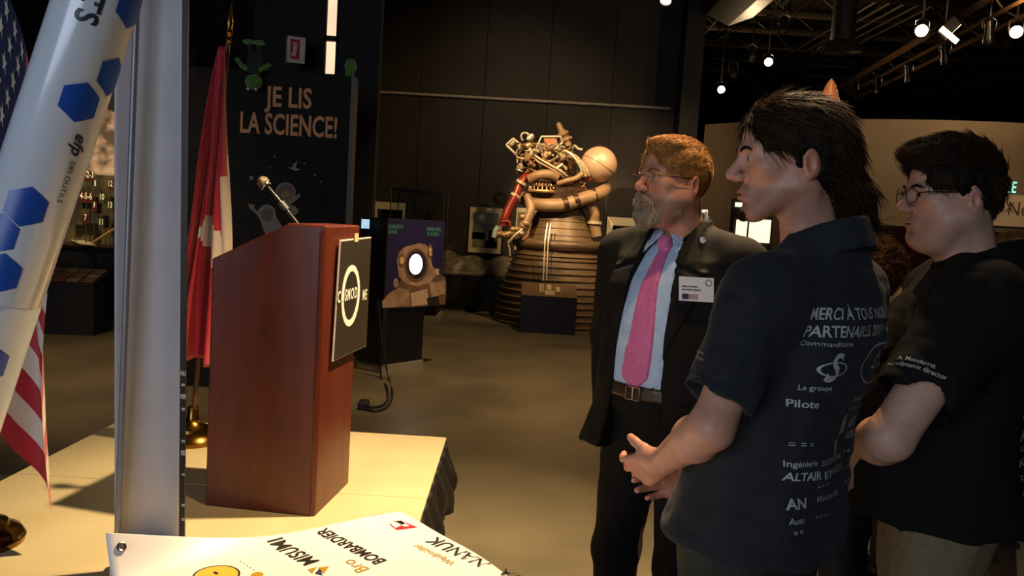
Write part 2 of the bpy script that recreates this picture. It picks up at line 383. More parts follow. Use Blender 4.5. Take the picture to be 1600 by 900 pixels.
# ================================================================== EXHIBITS IN THE BACKGROUND
M_print = vm('photo print', .45, spec=.5, var=.18)
def colored(o, col):
    me = o.data; ca = me.color_attributes.new('Col', 'FLOAT_COLOR', 'POINT')
    ca.data.foreach_set('color', np.tile(np.array([*col, 1.0], np.float32), len(me.vertices))); return o
def flatmat(hexc, rough=.5, **k): return pm('print '+hexc, hexc, None, 10, rough, **k)
M_mat = pm('cream picture mat', 'd9c9a2', 'cfc09a', 6, .6)
M_frame = pm('thin dark frame', '1c1712', '2a231a', 20, .4)
def picture(x0, x1, y0, y1, label, blocks, Y=WY-.01, lean=0):
    a, b = ony(x0, y0, Y), ony(x1, y1, Y); w, h = b.x-a.x, a.z-b.z; cx, cz = (a.x+b.x)/2, (a.z+b.z)/2
    g = thing('framed_picture', label, 'picture', (cx, Y, cz), 0, 'framed pictures on the back wall')
    f = MB(); t = .012
    for lo, hi in (((-w/2, -.03, h/2-t), (w/2, 0, h/2)), ((-w/2, -.03, -h/2), (w/2, 0, -h/2+t)), ((-w/2, -.03, -h/2), (-w/2+t, 0, h/2)), ((w/2-t, -.03, -h/2), (w/2, 0, h/2))): f.b2(lo, hi)
    f.build('frame', M_frame, g)
    MB().b2((-w/2+t, -.016, -h/2+t), (w/2-t, -.002, h/2-t)).build('mat', M_mat, g)
    for (u0, u1, v0, v1, m) in blocks:
        MB().b2((-w/2+w*u0, -.02, h/2-h*v1), (-w/2+w*u1, -.0165, h/2-h*v0)).build('print', m, g)
    return g
ph1 = pm('hazy launch photograph', '2e3a3a', '8f8a58', 4, .4, contrast=(.3, .7)); ph2 = pm('dark equipment photograph', '3c332c', '857868', 14, .4)
phr = flatmat('7c1c18'); phd = flatmat('1b1a1c'); phg = flatmat('8f8676')
picture(585, 633, 312, 384, 'cream matted picture with a red strip, partly behind the astronaut kiosk', [(.12, .88, .2, .9, phd), (.25, .8, .2, .32, phr), (.22, .78, .34, .8, phg), (.79, .88, .3, .7, flatmat('c06a40'))])
picture(734, 783, 321, 398, 'cream matted launch pad picture just left of the engine', [(.13, .87, .13, .88, ph1), (.5, .86, .72, .87, phd), (.6, .78, .5, .8, phg), (.12, .5, .55, .7, ph2)])
picture(806, 836, 322, 399, 'cream matted picture mostly hidden behind the engine', [(.1, .9, .12, .88, ph2)])
picture(948, 1004, 336, 413, 'cream matted picture with two photographs, between engine and suited man', [(.16, .84, .2, .48, ph2), (.16, .84, .53, .82, phd), (.22, .5, .6, .78, phr), (.18, .8, .22, .34, phg)])
# lunar landscape mural and plinth along the wall
m = MB(); prof = []
for i in range(41):
    x = -1.15+3.45*i/40; prof.append((x, .86+.035*math.sin(i*1.3)+.03*math.sin(i*.47+1)+.02*random.random()))
m.prism([(x, WY-.02, zz) for x, zz in prof]+[(2.3, WY-.02, .56), (-1.15, WY-.02, .56)], (0, .012, 0))
m.build('lunar_mural', pm('grey lunar landscape print', '6e6450', 'a0937a', 7, .6, stretch=(1, 1, 3), detail=8), None, loc=(.6, WY-.02, .56), label='long grey printed mural of a lunar landscape on the back wall', cat='mural')
MB().b2((-1.2, 12.56, 0), (2.3, WY-.025, .55)).build('wall_plinth', M_blackgloss, None, loc=(.55, 12.6, 0), bevel=.006, label='long low black plinth against the back wall behind the engine', cat='plinth')

# glass display case between kiosk and engine
a = onz(655, 482, 0); cx0, cx1, cy0, cy1 = -1.72, -1.0, 10.9, 11.6
g = thing('display_case', 'tall glass display case on a dark base behind the astronaut kiosk', 'display case', (-1.36, 11.25, 0))
MB().b2((cx0, cy0, 0), (cx1, cy1, .09)).build('plinth_kick', pm('pale kick board', '8f8676', '9a9180', 9, .5), g, world=True, bevel=.004)
MB().b2((cx0+.02, cy0+.02, .09), (cx1-.02, cy1-.02, .62)).build('base', M_blackgloss, g, world=True, bevel=.004)
for lo, hi in (((cx0, cy0, .62), (cx1, cy0+.006, 1.78)), ((cx1-.006, cy0, .62), (cx1, cy1, 1.78)), ((cx0, cy0, .62), (cx0+.006, cy1, 1.78)), ((cx0, cy1-.006, .62), (cx1, cy1, 1.78))):
    MB().b2(lo, hi).build('glass_pane', M_case, g, world=True)
f = MB()
for x in (cx0, cx1):
    for y in (cy0, cy1): f.tube([(x, y, .6), (x, y, 1.8)], .008, 4)
f.build('corner_posts', pm('case corner metal', '5a5344', '6a6250', 9, .3, .6), g, world=True)
MB().b2((cx0, cy0, 1.78), (cx1, cy1, 1.81)).build('lid', M_blackgloss, g, world=True)
M_teal = pm('pale teal model paint', '7fa79a', '5f8a80', 18, .4)
def model(x, z, s, label, y=11.2):
    o = MB(); o.lathe([(.001, s), (.06*s, .8*s), (.09*s, .5*s), (.07*s, .2*s), (.16*s, 0), (.001, 0)], n=12)
    for k in range(3):
        a_ = k*2.1; o.tube([(.05*s*math.cos(a_), .05*s*math.sin(a_), .35*s), (.2*s*math.cos(a_), .2*s*math.sin(a_), 0)], .012*s, 5)
    o.build('spacecraft_model', M_teal, None, smooth=True, loc=(0, 0, 0), label=label, cat='model', group='models in the glass case').location = (x, y, z)
model(-1.55, .62, .84, 'tall pale teal model standing in the glass display case'); model(-1.36, .62, .66, 'short pale teal model in the middle of the glass case', 11.3)
MB().b2((-1.3, 11.5, 1.38), (-1.02, 11.52, 1.5)).build('caption_card', flatmat('4a1c18'), None, loc=(-1.16, 11.51, 1.38), label='dark red caption card at the back of the glass case', cat='card')

# ------------------------------------------------------------------ astronaut kiosk
K = Vector((-1.153, 7.275, 0)); Kr = Vector((-.823, 7.704, 0)); Kl = Vector((-1.372, 7.425, 0))
er = (Kr-K).normalized(); el = Vector((-er.y, er.x, 0)); nf = Vector((er.y, -er.x, 0))   # along the front, back, outward normal
wF = (Kr-K).length; dB = .34
g = thing('astronaut_kiosk', 'black exhibit kiosk with a purple astronaut panel behind the lectern', 'kiosk', (K+er*wF/2+el*dB/2), 0)
def kbox(u0, u1, d0, d1, z0, z1):
    P = [K+er*u+el*d for u, d in ((u0, d0), (u1, d0), (u1, d1), (u0, d1))]
    return MB().prism([p+Vector((0, 0, z0)) for p in P], (0, 0, z1-z0))
M_navy = pm('near black navy laminate', '0c0c16', '10101c', 9, .4)
kbox(0, wF, 0, dB, 0, .07).build('kick_board', pm('pale kick board', '8f8676'), g, world=True)
kbox(.012, wF-.012, .012, dB, .07, .62).build('base', M_navy, g, world=True)
kbox(-.02, .0, 0, dB, .07, 1.43).build('side_panel', M_black, g, world=True)
kbox(0.005, .012, -.004, .014, .07, .62).build('corner_trim', pm('grey edge profile', '3a342c'), g, world=True)
wP = .75
kbox(-.0, wP, .0, .06, .6, 1.43).build('graphic_panel', pm('purple printed panel', '2a2252', '30275c', 4, .45), g, world=True)
kbox(.02, wF, .07, dB, .62, 1.40).build('back_box', M_black, g, world=True)
p0 = K-el*0; 
def kpoly(pts, off, mat, name='print'):
    mb = MB(); P = [onpl(x, y, K+nf*off, nf) for x, y in pts]; mb.prism(P, -nf*.0015); return mb.build(name, mat, g, world=True)
cv = lambda x, y: (560+x/4.5, 300+y/4.5)
M_suit = pm('printed space suit', 'c9a487', 'a07f66', 9, .5); M_suit2 = pm('printed suit shade', '8a6a52', '6d5140', 9, .5); M_suit3 = pm('printed suit light', 'dcbb9c', 'cfae90', 9, .5)
kpoly([cv(*p) for p in [(168, 818), (165, 770), (215, 710), (275, 672), (300, 620), (340, 600), (480, 590), (560, 570), (612, 600), (620, 660), (610, 790), (470, 805), (360, 812)]], .002, M_suit2)
kpoly([cv(*p) for p in [(170, 815), (168, 772), (225, 712), (290, 670), (355, 690), (365, 800)]], .0035, M_suit)
kpoly([cv(*p) for p in [(285, 600), (270, 480), (285, 425), (330, 385), (430, 360), (470, 368), (500, 400), (520, 520), (560, 570), (500, 640), (420, 665), (340, 650)]], .0035, M_suit)
kpoly([cv(*p) for p in [(365, 712), (485, 680), (495, 790), (375, 805)]], .005, M_suit3)
kpoly([cv(*p) for p in [(500, 640), (610, 620), (605, 720), (510, 740)]], .005, M_suit)
kpoly([cv(*p) for p in [(480, 745), (560, 735), (575, 800), (490, 800)]], .006, flatmat('2c2028'))
def ell(cx, cy, rx, ry, n=26, tilt=0): return [cv(cx+rx*math.cos(t)*math.cos(tilt)-ry*math.sin(t)*math.sin(tilt), cy+rx*math.cos(t)*math.sin(tilt)+ry*math.sin(t)*math.cos(tilt)) for t in [2*math.pi*i/n for i in range(n)]]
kpoly(ell(408, 515, 84, 118, tilt=.06), .005, M_suit2); kpoly(ell(408, 512, 70, 100, tilt=.06), .0065, flatmat('3a2c30'))
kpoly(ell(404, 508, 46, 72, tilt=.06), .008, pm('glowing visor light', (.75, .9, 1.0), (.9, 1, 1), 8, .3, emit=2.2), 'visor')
kpoly(ell(408, 600, 46, 26), .0065, M_suit2)
for e in ((305, 485, 24, 42), (505, 415, 18, 50)): kpoly(ell(*e), .006, M_suit2)
for e in ((307, 480, 17, 26), (506, 408, 10, 18), (508, 438, 9, 14)): kpoly(ell(*e), .0075, pm('printed lamp', 'ffd9a0', 'f0c080', 9, .4))
kpoly(ell(264, 640, 18, 34), .005, M_suit); kpoly([cv(*p) for p in [(540, 540), (565, 540), (568, 585), (540, 580)]], .006, M_suit3)
M_cyan = pm('teal print', '5fb8a8', '57ac9c', 10, .5)
tx = MB()
for (x, y, s) in ((212, 243, 'UN LUNDI 2 AOÛT 1971,'), (212, 280, 'SUR LA LUNE...'), (482, 262, 'ON MONDAY, AUGUST 2,'), (482, 296, '1971, ON THE MOON...')):
    tx = MB(); o = onpl(*cv(x, y), K+nf*.003, nf); text_on(tx, s, .05, plane_fn(o, er, (0, 0, 1)), sx=.34, align='LEFT', bold=.02); tx.build('lettering', M_cyan, g, world=True)
# cables and small things near the kiosk
q = onz(600, 605, 0); cab = MB()
def sm(pts, n=6):
    P = [Vector(p) for p in pts]; out = []
    for i in range(len(P)-1):
        a, b, c_, d = P[max(i-1, 0)], P[i], P[i+1], P[min(i+2, len(P)-1)]
        for k in range(n):
            t = k/n; out.append(.5*((2*b)+(c_-a)*t+(2*a-5*b+4*c_-d)*t*t+(-a+3*b-3*c_+d)*t**3))
    return out+[P[-1]]
e0 = ony(588, 470, 7.2)
cab.tube(sm([e0, ony(591, 530, 7.15), onz(596, 590, .01), onz(604, 604, .01), onz(606, 622, .01), onz(596, 634, .01), onz(578, 636, .01), onz(570, 630, .01)]), .011, 6)
cab.tube(sm([e0+Vector((.02, 0, 0)), ony(597, 540, 7.1), onz(608, 592, .01), onz(613, 615, .01), onz(606, 634, .01), onz(590, 642, .01), onz(572, 640, .01)]), .011, 6)
pc = thing('power_cable', 'black power cables coiling on the floor in front of the astronaut kiosk', 'cable', onz(590, 625, 0))
cab.build('cord', pm('black rubber', '0b0b0b', '151515', 30, .5), pc, world=True, smooth=True)
ad = onz(568, 632, .03); MB().box(ad, (.07, .13, .06)).build('adapter', pm('black rubber', '0b0b0b'), pc, world=True, bevel=.01)
MB().b2((-.035, -.02, 0), (.035, .0, .085)).build('small_screen', pm('pale blue lit screen', 'a8c8e0', '8ab0d0', 8, .3, emit=.6), None, loc=None, label='small pale blue screen at the upper left edge of the astronaut kiosk', cat='screen').location = ony(571, 357, 7.30)

# ------------------------------------------------------------------ tall reading-programme panel
PY = 6.3; pl, pr = -2.62, -1.341
g = thing('exhibit_panel', 'tall dark exhibit panel with bronze French lettering behind the red flag', 'exhibit panel', ((pl+pr)/2, PY, 0))
M_panel = pm('charcoal printed panel', '151312', '1a1816', 5, .7, spec=.2)
MB().b2((pl, PY, 0), (pr, PY+.1, 2.52)).build('board', M_panel, g, world=True, bevel=.004)
MB().b2((pr, PY-.012, 0), (pr+.03, PY+.11, 2.52)).build('edge_profile', pm('grey edge profile', '3a342c'), g, world=True)
MB().b2((pl-.03, PY-.012, 0), (pl, PY+.11, 2.52)).build('edge_profile', pm('grey edge profile', '3a342c'), g, world=True)
tx = MB(); f = lambda px_, py_: plane_fn(ony(px_, py_, PY-.003), (1, 0, 0), (0, 0, 1))
text_on(tx, 'JE LIS', .215, f(452, 154), sx=.72, bold=.022, spacing=1.02); tx.build('lettering', pm('bronze print', 'd08c48', 'c08040', 8, .5), g, world=True); tx = MB()
text_on(tx, 'LA SCIENCE!', .225, f(451, 197), sx=.60, bold=.022, spacing=1.02)
tx.build('lettering', pm('bronze print', 'd08c48', 'c08040', 8, .5), g, world=True)
M_grey = pm('grey line print', '7a756c', '6a655c', 14, .6)
def ppoly(pts, off, mat, name='print'):
    mb = MB(); mb.prism([ony(x, y, PY-off) for x, y in pts], (0, .001, 0)); return mb.build(name, mat, g, world=True)
cp = lambda x, y: (370+x/5.625, 220+y/5.625)
def pe(cx, cy, rx, ry, n=20): return [cp(cx+rx*math.cos(2*math.pi*i/n), cy+ry*math.sin(2*math.pi*i/n)) for i in range(n)]
M_pale = pm('pale grey print', '8d877c', '817b70', 14, .6)
ppoly([cp(*p) for p in [(440, 232), (485, 236), (498, 205), (535, 175), (515, 240), (560, 250), (515, 266), (485, 250)]], .002, M_pale)     # small winged shape
for x, y, r in ((332, 140, 9), (594, 198, 9), (686, 302, 9), (738, 362, 9), (290, 232, 6)): ppoly(pe(x, y, r, r, 10), .002, M_pale)
ppoly([cp(128+28*(1 if i % 2 == 0 else .4)*math.sin(i*math.pi/5), 325-28*(1 if i % 2 == 0 else .4)*math.cos(i*math.pi/5)) for i in range(10)], .002, M_pale)
ppoly(pe(428, 450, 90, 85), .002, M_grey); ppoly(pe(428, 450, 72, 68), .003, pm('brown print', '5a4632', '6a543c', 20, .6))    # helmet ring
ppoly(pe(428, 470, 40, 32), .004, pm('tan print', '8a6a4a', '7a5c40', 20, .6))
ppoly([cp(*p) for p in [(375, 520), (480, 520), (520, 480), (550, 460), (560, 490), (500, 540), (470, 560), (520, 580), (545, 620), (500, 665), (450, 640), (380, 600)]], .0025, M_grey)
ppoly(pe(265, 640, 78, 82), .002, M_grey); ppoly(pe(265, 650, 56, 58), .003, pm('olive print', '4a4430', '565038', 20, .6))
ppoly([cp(*p) for p in [(205, 690), (170, 640), (120, 600), (92, 545), (115, 560), (160, 560), (150, 590), (200, 640), (330, 640), (400, 755), (260, 830), (235, 790)]], .0018, M_grey)
# hanging green plush toys on the panel
M_plush = pm('green plush', '3f7424', '4c862c', 60, .9, bump=.4, bscale=200, sheen=.5); M_plushd = pm('dark plush vest', '1e2a1e', '2a302a', 60, .9)
def plush(px_, py_, Y, label, full=True):
    p = ony(px_, py_, Y); g = thing('plush_toy', label, 'plush toy', p, 0)
    h = MB(); h.sphere((0, 0, 0), .068, 16, (1, .8, .85)); h.sphere((0, -.045, -.025), .035, 12, (1.2, .7, .7)); h.build('head', M_plush, g, smooth=True)
    for s in (-1, 1):
        e = MB(); e.sphere((s*.03, -.045, -.06), .014, 10); e.build('eye', pm('plush eye', 'c8c8a0', 'b0b090', 10, .4), g, smooth=True)
    if full:
        MB().lathe([(.001, .05), (.05, .06), (.062, .14), (.05, .21), (.001, .22)], n=14).build('torso', M_plushd, g, smooth=True)
        for s in (-1, 1):
            MB().tube([(s*.045, -.02, .09), (s*.085, -.03, .11), (s*.13, -.03, .135+.03*(s < 0))], [.02, .019, .016], 8).build('arm', M_plush, g, smooth=True)
            MB().tube([(s*.03, 0, .2), (s*.035, -.02, .27)], .022, 8).build('leg', M_plushd, g, smooth=True)
            MB().sphere((s*.04, -.03, .29), .04, 12, (1.1, 1, .5)).build('foot', M_plush, g, smooth=True)
    return g
plush(397, 128, PY-.09, 'green plush toy hanging upside down over the panel top')
p = ony(548, 104, 6.36); g = thing('plush_toy', 'green plush toy peeking out behind the panel right corner', 'plush toy', p)
MB().sphere((0, 0, 0), .06, 14, (.8, .8, 1)).sphere((.02, -.03, .02), .03, 10).build('head', M_plush, g, smooth=True)
MB().tube([(0, 0, -.03), (-.02, 0, -.16)], .035, 10).build('torso', M_plush, g, smooth=True)
# fire extinguisher sign and lit window strips
p = ony(463, 78, 7.6)
g = thing('extinguisher_sign', 'projecting white fire extinguisher sign with red pictogram above the panel', 'sign', p)
e1 = Vector((.93, .37, 0)); e1.normalize(); w, h = .16, .24
def sgn(u0, u1, v0, v1, off): 
    nn = Vector((e1.y, -e1.x, 0)); return MB().prism([e1*u+Vector((0, 0, v))+nn*off for u, v in ((u0, v0), (u1, v0), (u1, v1), (u0, v1))], -nn*.004)
sgn(-w/2, w/2, -h/2, h/2, 0).build('plate', pm('white sign plastic', 'd8ccc0', 'ccc0b4', 9, .4), g)
sgn(-.055, .03, -.085, .095, .003).build('red_field', flatmat('b01828'), g)
ex = MB(); nn = Vector((e1.y, -e1.x, 0))
for u0, u1, v0, v1 in ((-.03, -.005, -.06, .04), (-.024, -.011, .04, .06), (-.03, .005, .058, .068), (.0, .008, -.02, .06), (-.045, -.036, -.06, -.02)):
    ex.prism([e1*u+Vector((0, 0, v))+nn*.006 for u, v in ((u0, v0), (u1, v0), (u1, v1), (u0, v1))], -nn*.002)
ex.build('pictogram', pm('white sign plastic', 'b8aca0'), g)
MB().prism([Vector((0, 0, v))+e1*(-w/2)+q for v, q in ((-h/2, Vector()), (h/2, Vector()), (h/2, Vector((-.05, .12, 0))), (-h/2, Vector((-.05, .12, 0))))], (.004, .002, 0)).build('side_plate', pm('white sign plastic', 'b8aca0'), g)
MB().tube([(.0, .02, .0), (.0, .48, .0)], .012, 6).build('bracket', M_lblack, g)
M_strip = pm('warm lit window strip', (1, .72, .46), (.95, .62, .38), 2, .4, emit=.55)
wx0, wx1 = ony(509, 30, 8).x, ony(525, 30, 8).x
wall2 = struct('wall_strip', MB().b2((-2.7, 8.06, 0), (wx0-.02, 8.2, 5.5)).b2((wx1+.02, 8.06, 0), (-1.45, 8.2, 5.5)).b2((wx0-.02, 8.06, 0), (wx1+.02, 8.2, 2.8)), M_black)
w2 = struct('window_2', MB().b2((wx0-.02, 8.03, 3.13), (wx1+.02, 8.1, 3.18)).b2((wx0-.02, 8.03, 2.78), (wx1+.02, 8.1, 2.81)).b2((wx0-.02, 8.03, 2.8), (wx0, 8.1, 5.2)).b2((wx1, 8.03, 2.8), (wx1+.02, 8.1, 5.2)), M_black)
for z0, z1 in ((2.81, 3.13), (3.18, 5.2)): MB().b2((wx0, 8.07, z0), (wx1, 8.08, z1)).build('pane', M_strip, w2)

# ------------------------------------------------------------------ lunar display on the left
MY = 11.3
g = thing('moon_backdrop', 'large printed moon on a dark backdrop behind the rocket', 'backdrop', (-6.2, MY, 0))
MB().b2((-8.6, MY+.03, 0), (-4.6, MY+.09, 3.6)).build('board', M_black, g, world=True)
mc = ony(140, 262, MY); mr = .86
mm = MB(); mm.lathe([(.001, 0.02), (mr*.5, .018), (mr, .004), (mr, 0)], c=mc, n=48, M=Matrix.Rotation(math.pi/2, 4, 'X'))
mm.build('moon_print', pm('printed moon surface', '4a4038', 'c0aca0', 3.2, .6, detail=9, contrast=(.42, .6)), g, world=True, smooth=True)
CY = 10.1
g = thing('lunar_case', 'wide glass case with numbered lunar sample cards behind the rocket', 'display case', (-5.6, CY+.3, 0))
cx0, cx1 = -7.0, -4.55; zt = 1.74
MB().b2((cx0, CY, .08), (cx1, CY+.7, .78)).build('base', M_black, g, world=True, bevel=.01)
MB().b2((cx0+.1, CY+.05, 0), (cx1-.1, CY+.65, .1)).build('kick_board', pm('pale kick board', '8f8676'), g, world=True)
MB().b2((cx0-.03, CY-.03, .78), (cx1+.03, CY+.73, .82)).build('sill', pm('dark bronze sill', '2a2018', '3a2c20', 9, .3, .5), g, world=True, bevel=.008)
MB().b2((cx0, CY+.66, .82), (cx1, CY+.68, zt)).build('back_board', pm('printed back board', '3a3028', '6a5a44', 5, .5), g, world=True)
for u in range(3):
    xa = cx0+(cx1-cx0)*u/3; xb = cx0+(cx1-cx0)*(u+1)/3
    for z0, z1 in ((.82, 1.22), (1.226, zt)): MB().b2((xa+.004, CY, z0), (xb-.004, CY+.006, z1)).build('glass_pane', M_case, g, world=True)
MB().b2((cx1-.006, CY, .82), (cx1, CY+.66, zt)).build('glass_pane', M_case, g, world=True)
MB().b2((cx0, CY, zt), (cx1, CY+.68, zt+.02)).build('lid', M_case, g, world=True)
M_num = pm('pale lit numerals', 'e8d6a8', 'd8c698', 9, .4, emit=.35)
nc = lambda x, y: (60+x/3.6, 150+y/3.6)
M_card = pm('dark red sample card', '4a1a16', '5a2620', 9, .5); M_card2 = pm('olive sample card', '3e3a28', '4a4632', 9, .5)
CARDL = ['wide sample card with three numbers, topmost in the lunar glass case', 'narrow sample card right below the topmost wide one in the lunar case', 'upper sample card nearest the roll-up banner in the lunar case', 'sample card nearest the leaning rocket in the lunar case',
         'wide sample card with three numbers in the middle of the lunar case', 'sample card right of the middle wide one in the lunar case', 'small sample card under the narrow one in the lunar case centre', 'second sample card from the top nearest the roll-up banner in the lunar case', 'low sample card under the middle wide one in the lunar case', 'lowest sample card on the right, above the wooden handle in the lunar case']
for i, (s, x, y, dep) in enumerate([('10-2-3', 270, 440, .35), ('8', 318, 490, .4), ('12', 403, 492, .45), ('1', 208, 560, .3), ('4-5-6', 268, 562, .32), ('10', 356, 566, .4), ('9', 313, 612, .34), ('13', 402, 612, .4), ('7', 264, 682, .3), ('11', 353, 708, .36)]):
    p = ony(*nc(x, y), CY+dep); s_ = .055 if len(s) < 5 else .06
    c_ = thing('sample_card', CARDL[i], 'card', (p.x, p.y, p.z-.04), 0, 'numbered cards in the lunar case')
    wc = .075 if len(s) < 3 else .19
    MB().b2((-wc/2, .0, -.05), (wc/2, .008, .09)).build('plate', M_card if i % 2 == 0 else M_card2, c_)
    tx = MB(); text_on(tx, s, .12 if len(s) > 2 else .11, plane_fn((0, -.002, .035), (1, 0, 0), (0, 0, 1)), sx=.62, bold=.01); tx.build('lettering', M_num, c_)
    zb = .82-(p.z-.04)
    MB().tube([(0, .01, -.05), (0, .01, zb)], .006, 5).build('post', M_steel, c_)
M_paper = pm('cream paper', 'e8dcb0', 'ddd0a4', 7, .6)
def slab(px4, z, th, name, label, mat, cat):
    mb = MB(); P = [onz(*nc(x, y), z) for x, y in px4]; mb.prism(P, (0, 0, th)); return mb.build(name, mat, None, loc=P[0], label=label, cat=cat)
slab([(135, 792), (230, 792), (325, 846), (225, 834)], .835, .012, 'open_booklet', 'cream sheet of paper lying in the lunar glass case', M_paper, 'paper')
a, b = onz(*nc(300, 828), .85), onz(*nc(425, 748), 1.0)
b = ony(*nc(425, 748), a.y+.1)
MB().tube([a, b], .018, 6).build('wooden_handle', pm('pale wood', 'b08a50', 'a07c46', 9, .5), None, loc=a, label='pale wooden tool handle leaning in the lunar glass case', cat='tool')
# reading console with coloured squares
p0 = onz(72, 522, 0); p1 = onz(138, 513, 0)
u = Vector((1, .12, 0)).normalized(); v = Vector((-u.y, u.x, 0))
c0 = onz(75, 523, 0); w = .62; dd = .5; 
g = thing('reading_console', 'low dark reading console with picture tiles, left behind the rocket', 'console', c0+u*w*.4+v*dd/2)
o0 = c0-u*.18
def cprism(u0, u1, prof, mat, name): 
    P = [o0+u*u0+v*d+Vector((0, 0, z)) for d, z in prof]; return MB().prism(P, u*(u1-u0)).build(name, mat, g, world=True, bevel=.004)
zt1 = ony(85, 442, c0.y).z; zt2 = zt1+.12
cprism(0, w, [(0.04, 0), (0, zt1), (dd, zt2), (dd-.02, 0)], M_black, 'body')
M_t = [pm('brown tile print', '6a4a34', '5a3e2c', 12, .35), pm('tan tile print', '8a6a4c', '7c5e44', 12, .35), pm('red brown tile print', '7a4030', '6a3628', 12, .35)]
for i in range(4):
    for j_ in range(3):
        ua, ub = .03+i*.145, .155+i*.145; da, db = .04+j_*.15, .165+j_*.15
        za = lambda d: zt1+(zt2-zt1)*d/dd+.004
        P = [o0+u*a_+v*d_+Vector((0, 0, za(d_))) for a_, d_ in ((ua, da), (ub, da), (ub, db), (ua, db))]
        MB().prism(P, (0, 0, .004)).build('tile', M_t[(i*2+j_) % 3], g, world=True)

# ------------------------------------------------------------------ curved wall on the right: sign, board, lit boards
def wall_u(px_, py_):    # angle/height on the curved wall under a pixel
    d = ray(px_, py_); o = _C-C0; a_ = d.x**2+d.y**2; b_ = 2*(o.x*d.x+o.y*d.y); cc = o.x**2+o.y**2-4.43**2
    t = (-b_-math.sqrt(b_*b_-4*a_*cc))/(2*a_); q = _C+d*t; return math.degrees(math.atan2(q.y-C0.y, q.x-C0.x)) % 360, q.z
u0, z0 = wall_u(1588, 294); degm = 180/math.pi/4.43
tx = MB(); text_on(tx, 'NALE', .19, lambda x, y: curved(u0+x*degm, z0+y, .035), sx=.62, align='RIGHT', bold=.012, spacing=1.15)
sg = tx.build('wall_lettering', pm('green lit letters', (.16, .75, .5), (.2, .8, .55), 3, .4, emit=.75), None, loc=curved(u0, z0), label='green glowing capital letters on the curved wall beside the rightmost man', cat='sign')
ua, za = wall_u(1500, 300); ub, zb = wall_u(1600, 355); ub += 6
mb = MB(); n = 12; vs = []
for i in range(n+1):
    a_ = ua+(ub-ua)*i/n
    for off, zz in ((.03, zb), (.03, za), (.01, za), (.01, zb)): vs.append(curved(a_, zz, off))
mb.add(vs, [(i*4+k, i*4+(k+1) % 4, (i+1)*4+(k+1) % 4, (i+1)*4+k) for i in range(n) for k in range(4)])
g = thing('sponsor_board', 'pale curved board with dark scribbled names under the green letters', 'board', curved((ua+ub)/2, zb))
mb.build('board', pm('pale board paint', 'a8937a', 'b29d84', 3, .6), g, world=True)
tx = MB(); M_ink = pm('dark ink print', '3a3028', '443830', 9, .6)
for s, x, y, sz in (('DOX', 1562, 324, .17), ('Néo', 1598, 328, .24)):
    tx = MB(); uu, zz = wall_u(x, y); text_on(tx, s, sz, lambda a_, b_, uu=uu, zz=zz: curved(uu+a_*degm, zz+b_, .034), sx=.85); tx.build('lettering', M_ink, g, world=True)
def lit_board(x0, x1, y0, y1, Y, label, e=.55):
    a_, b_ = ony(x0, y0, Y), ony(x1, y1, Y)
    g = thing('lit_display_board', label, 'display', (0.5*(a_.x+b_.x), Y, min(a_.z, b_.z)), 0, 'lit white boards behind the visitors')
    MB().b2((a_.x, Y, b_.z), (b_.x, Y+.03, a_.z)).build('panel', pm('warm backlit panel', (1, .78, .5), (1, .85, .6), 3, .5, emit=e), g, world=True)
    MB().b2((a_.x-.03, Y+.03, 0), (b_.x+.03, Y+.08, a_.z+.04)).build('backing', M_black, g, world=True)
lit_board(1152, 1166, 343, 370, 9.0, 'narrow warm lit board just left of the ponytailed man’s chin', .7)
lit_board(1172, 1202, 342, 380, 9.25, 'wide warm lit board behind the ponytailed man’s chin', .7)
lit_board(1150, 1168, 316, 324, 9.2, 'thin lit strip above the lit boards by the ponytailed man', .35)
lit_board(1309, 1326, 330, 384, 8.0, 'tall warm lit board behind the ponytailed man’s bun', .8)
MB().b2((2.6, 6.1, 0), (4.6, 6.16, 1.62)).build('red_partition', pm('dark red partition', '4a1210', '58181a', 3, .5), None, loc=(3.6, 6.1, 0), label='dark red partition low behind the rightmost man', cat='partition')
# ================================================================== STAGE, LECTERN, FLAGS, ROCKET, BANNERS
SZ = .27; sx0, sx1, sy0, sy1 = -2.1, -.312, 2.12, 4.325
M_stage = pm('worn cream stage laminate', 'b8aa82', 'c2b48c', 2.5, .45, bump=.02, bscale=30, rvar=.08)
g = thing('stage', 'low cream portable stage with a black pleated skirt under the lectern', 'stage', ((sx0+sx1)/2, (sy0+sy1)/2, 0))
for a, b in ((sy0, 3.355), (3.36, sy1)): MB().b2((sx0, a, SZ-.03), (sx1, b, SZ)).build('deck_panel', M_stage, g, world=True, bevel=.003)
MB().b2((sx0+.02, sy0+.02, SZ-.08), (sx1-.02, sy1-.02, SZ-.03)).build('frame', M_steel, g, world=True)
for x in (sx0+.1, (sx0+sx1)/2, sx1-.1):
    for y in (sy0+.1, 3.3, sy1-.1): MB().tube([(x, y, 0), (x, y, SZ-.05)], .022, 8).build('leg', M_steel, g, world=True)
sk = MB(); path = []
def edge(p, q, n): return [Vector(p)+(Vector(q)-Vector(p))*i/n for i in range(n)]
path = edge((sx0, sy0, 0), (sx1, sy0, 0), 60)+edge((sx1, sy0, 0), (sx1, sy1, 0), 110)+edge((sx1, sy1, 0), (sx0, sy1, 0), 60)+edge((sx0, sy1, 0), (sx0, sy0, 0), 110)
n = len(path); rows = 9; vs = []
cen = Vector(((sx0+sx1)/2, (sy0+sy1)/2, 0))
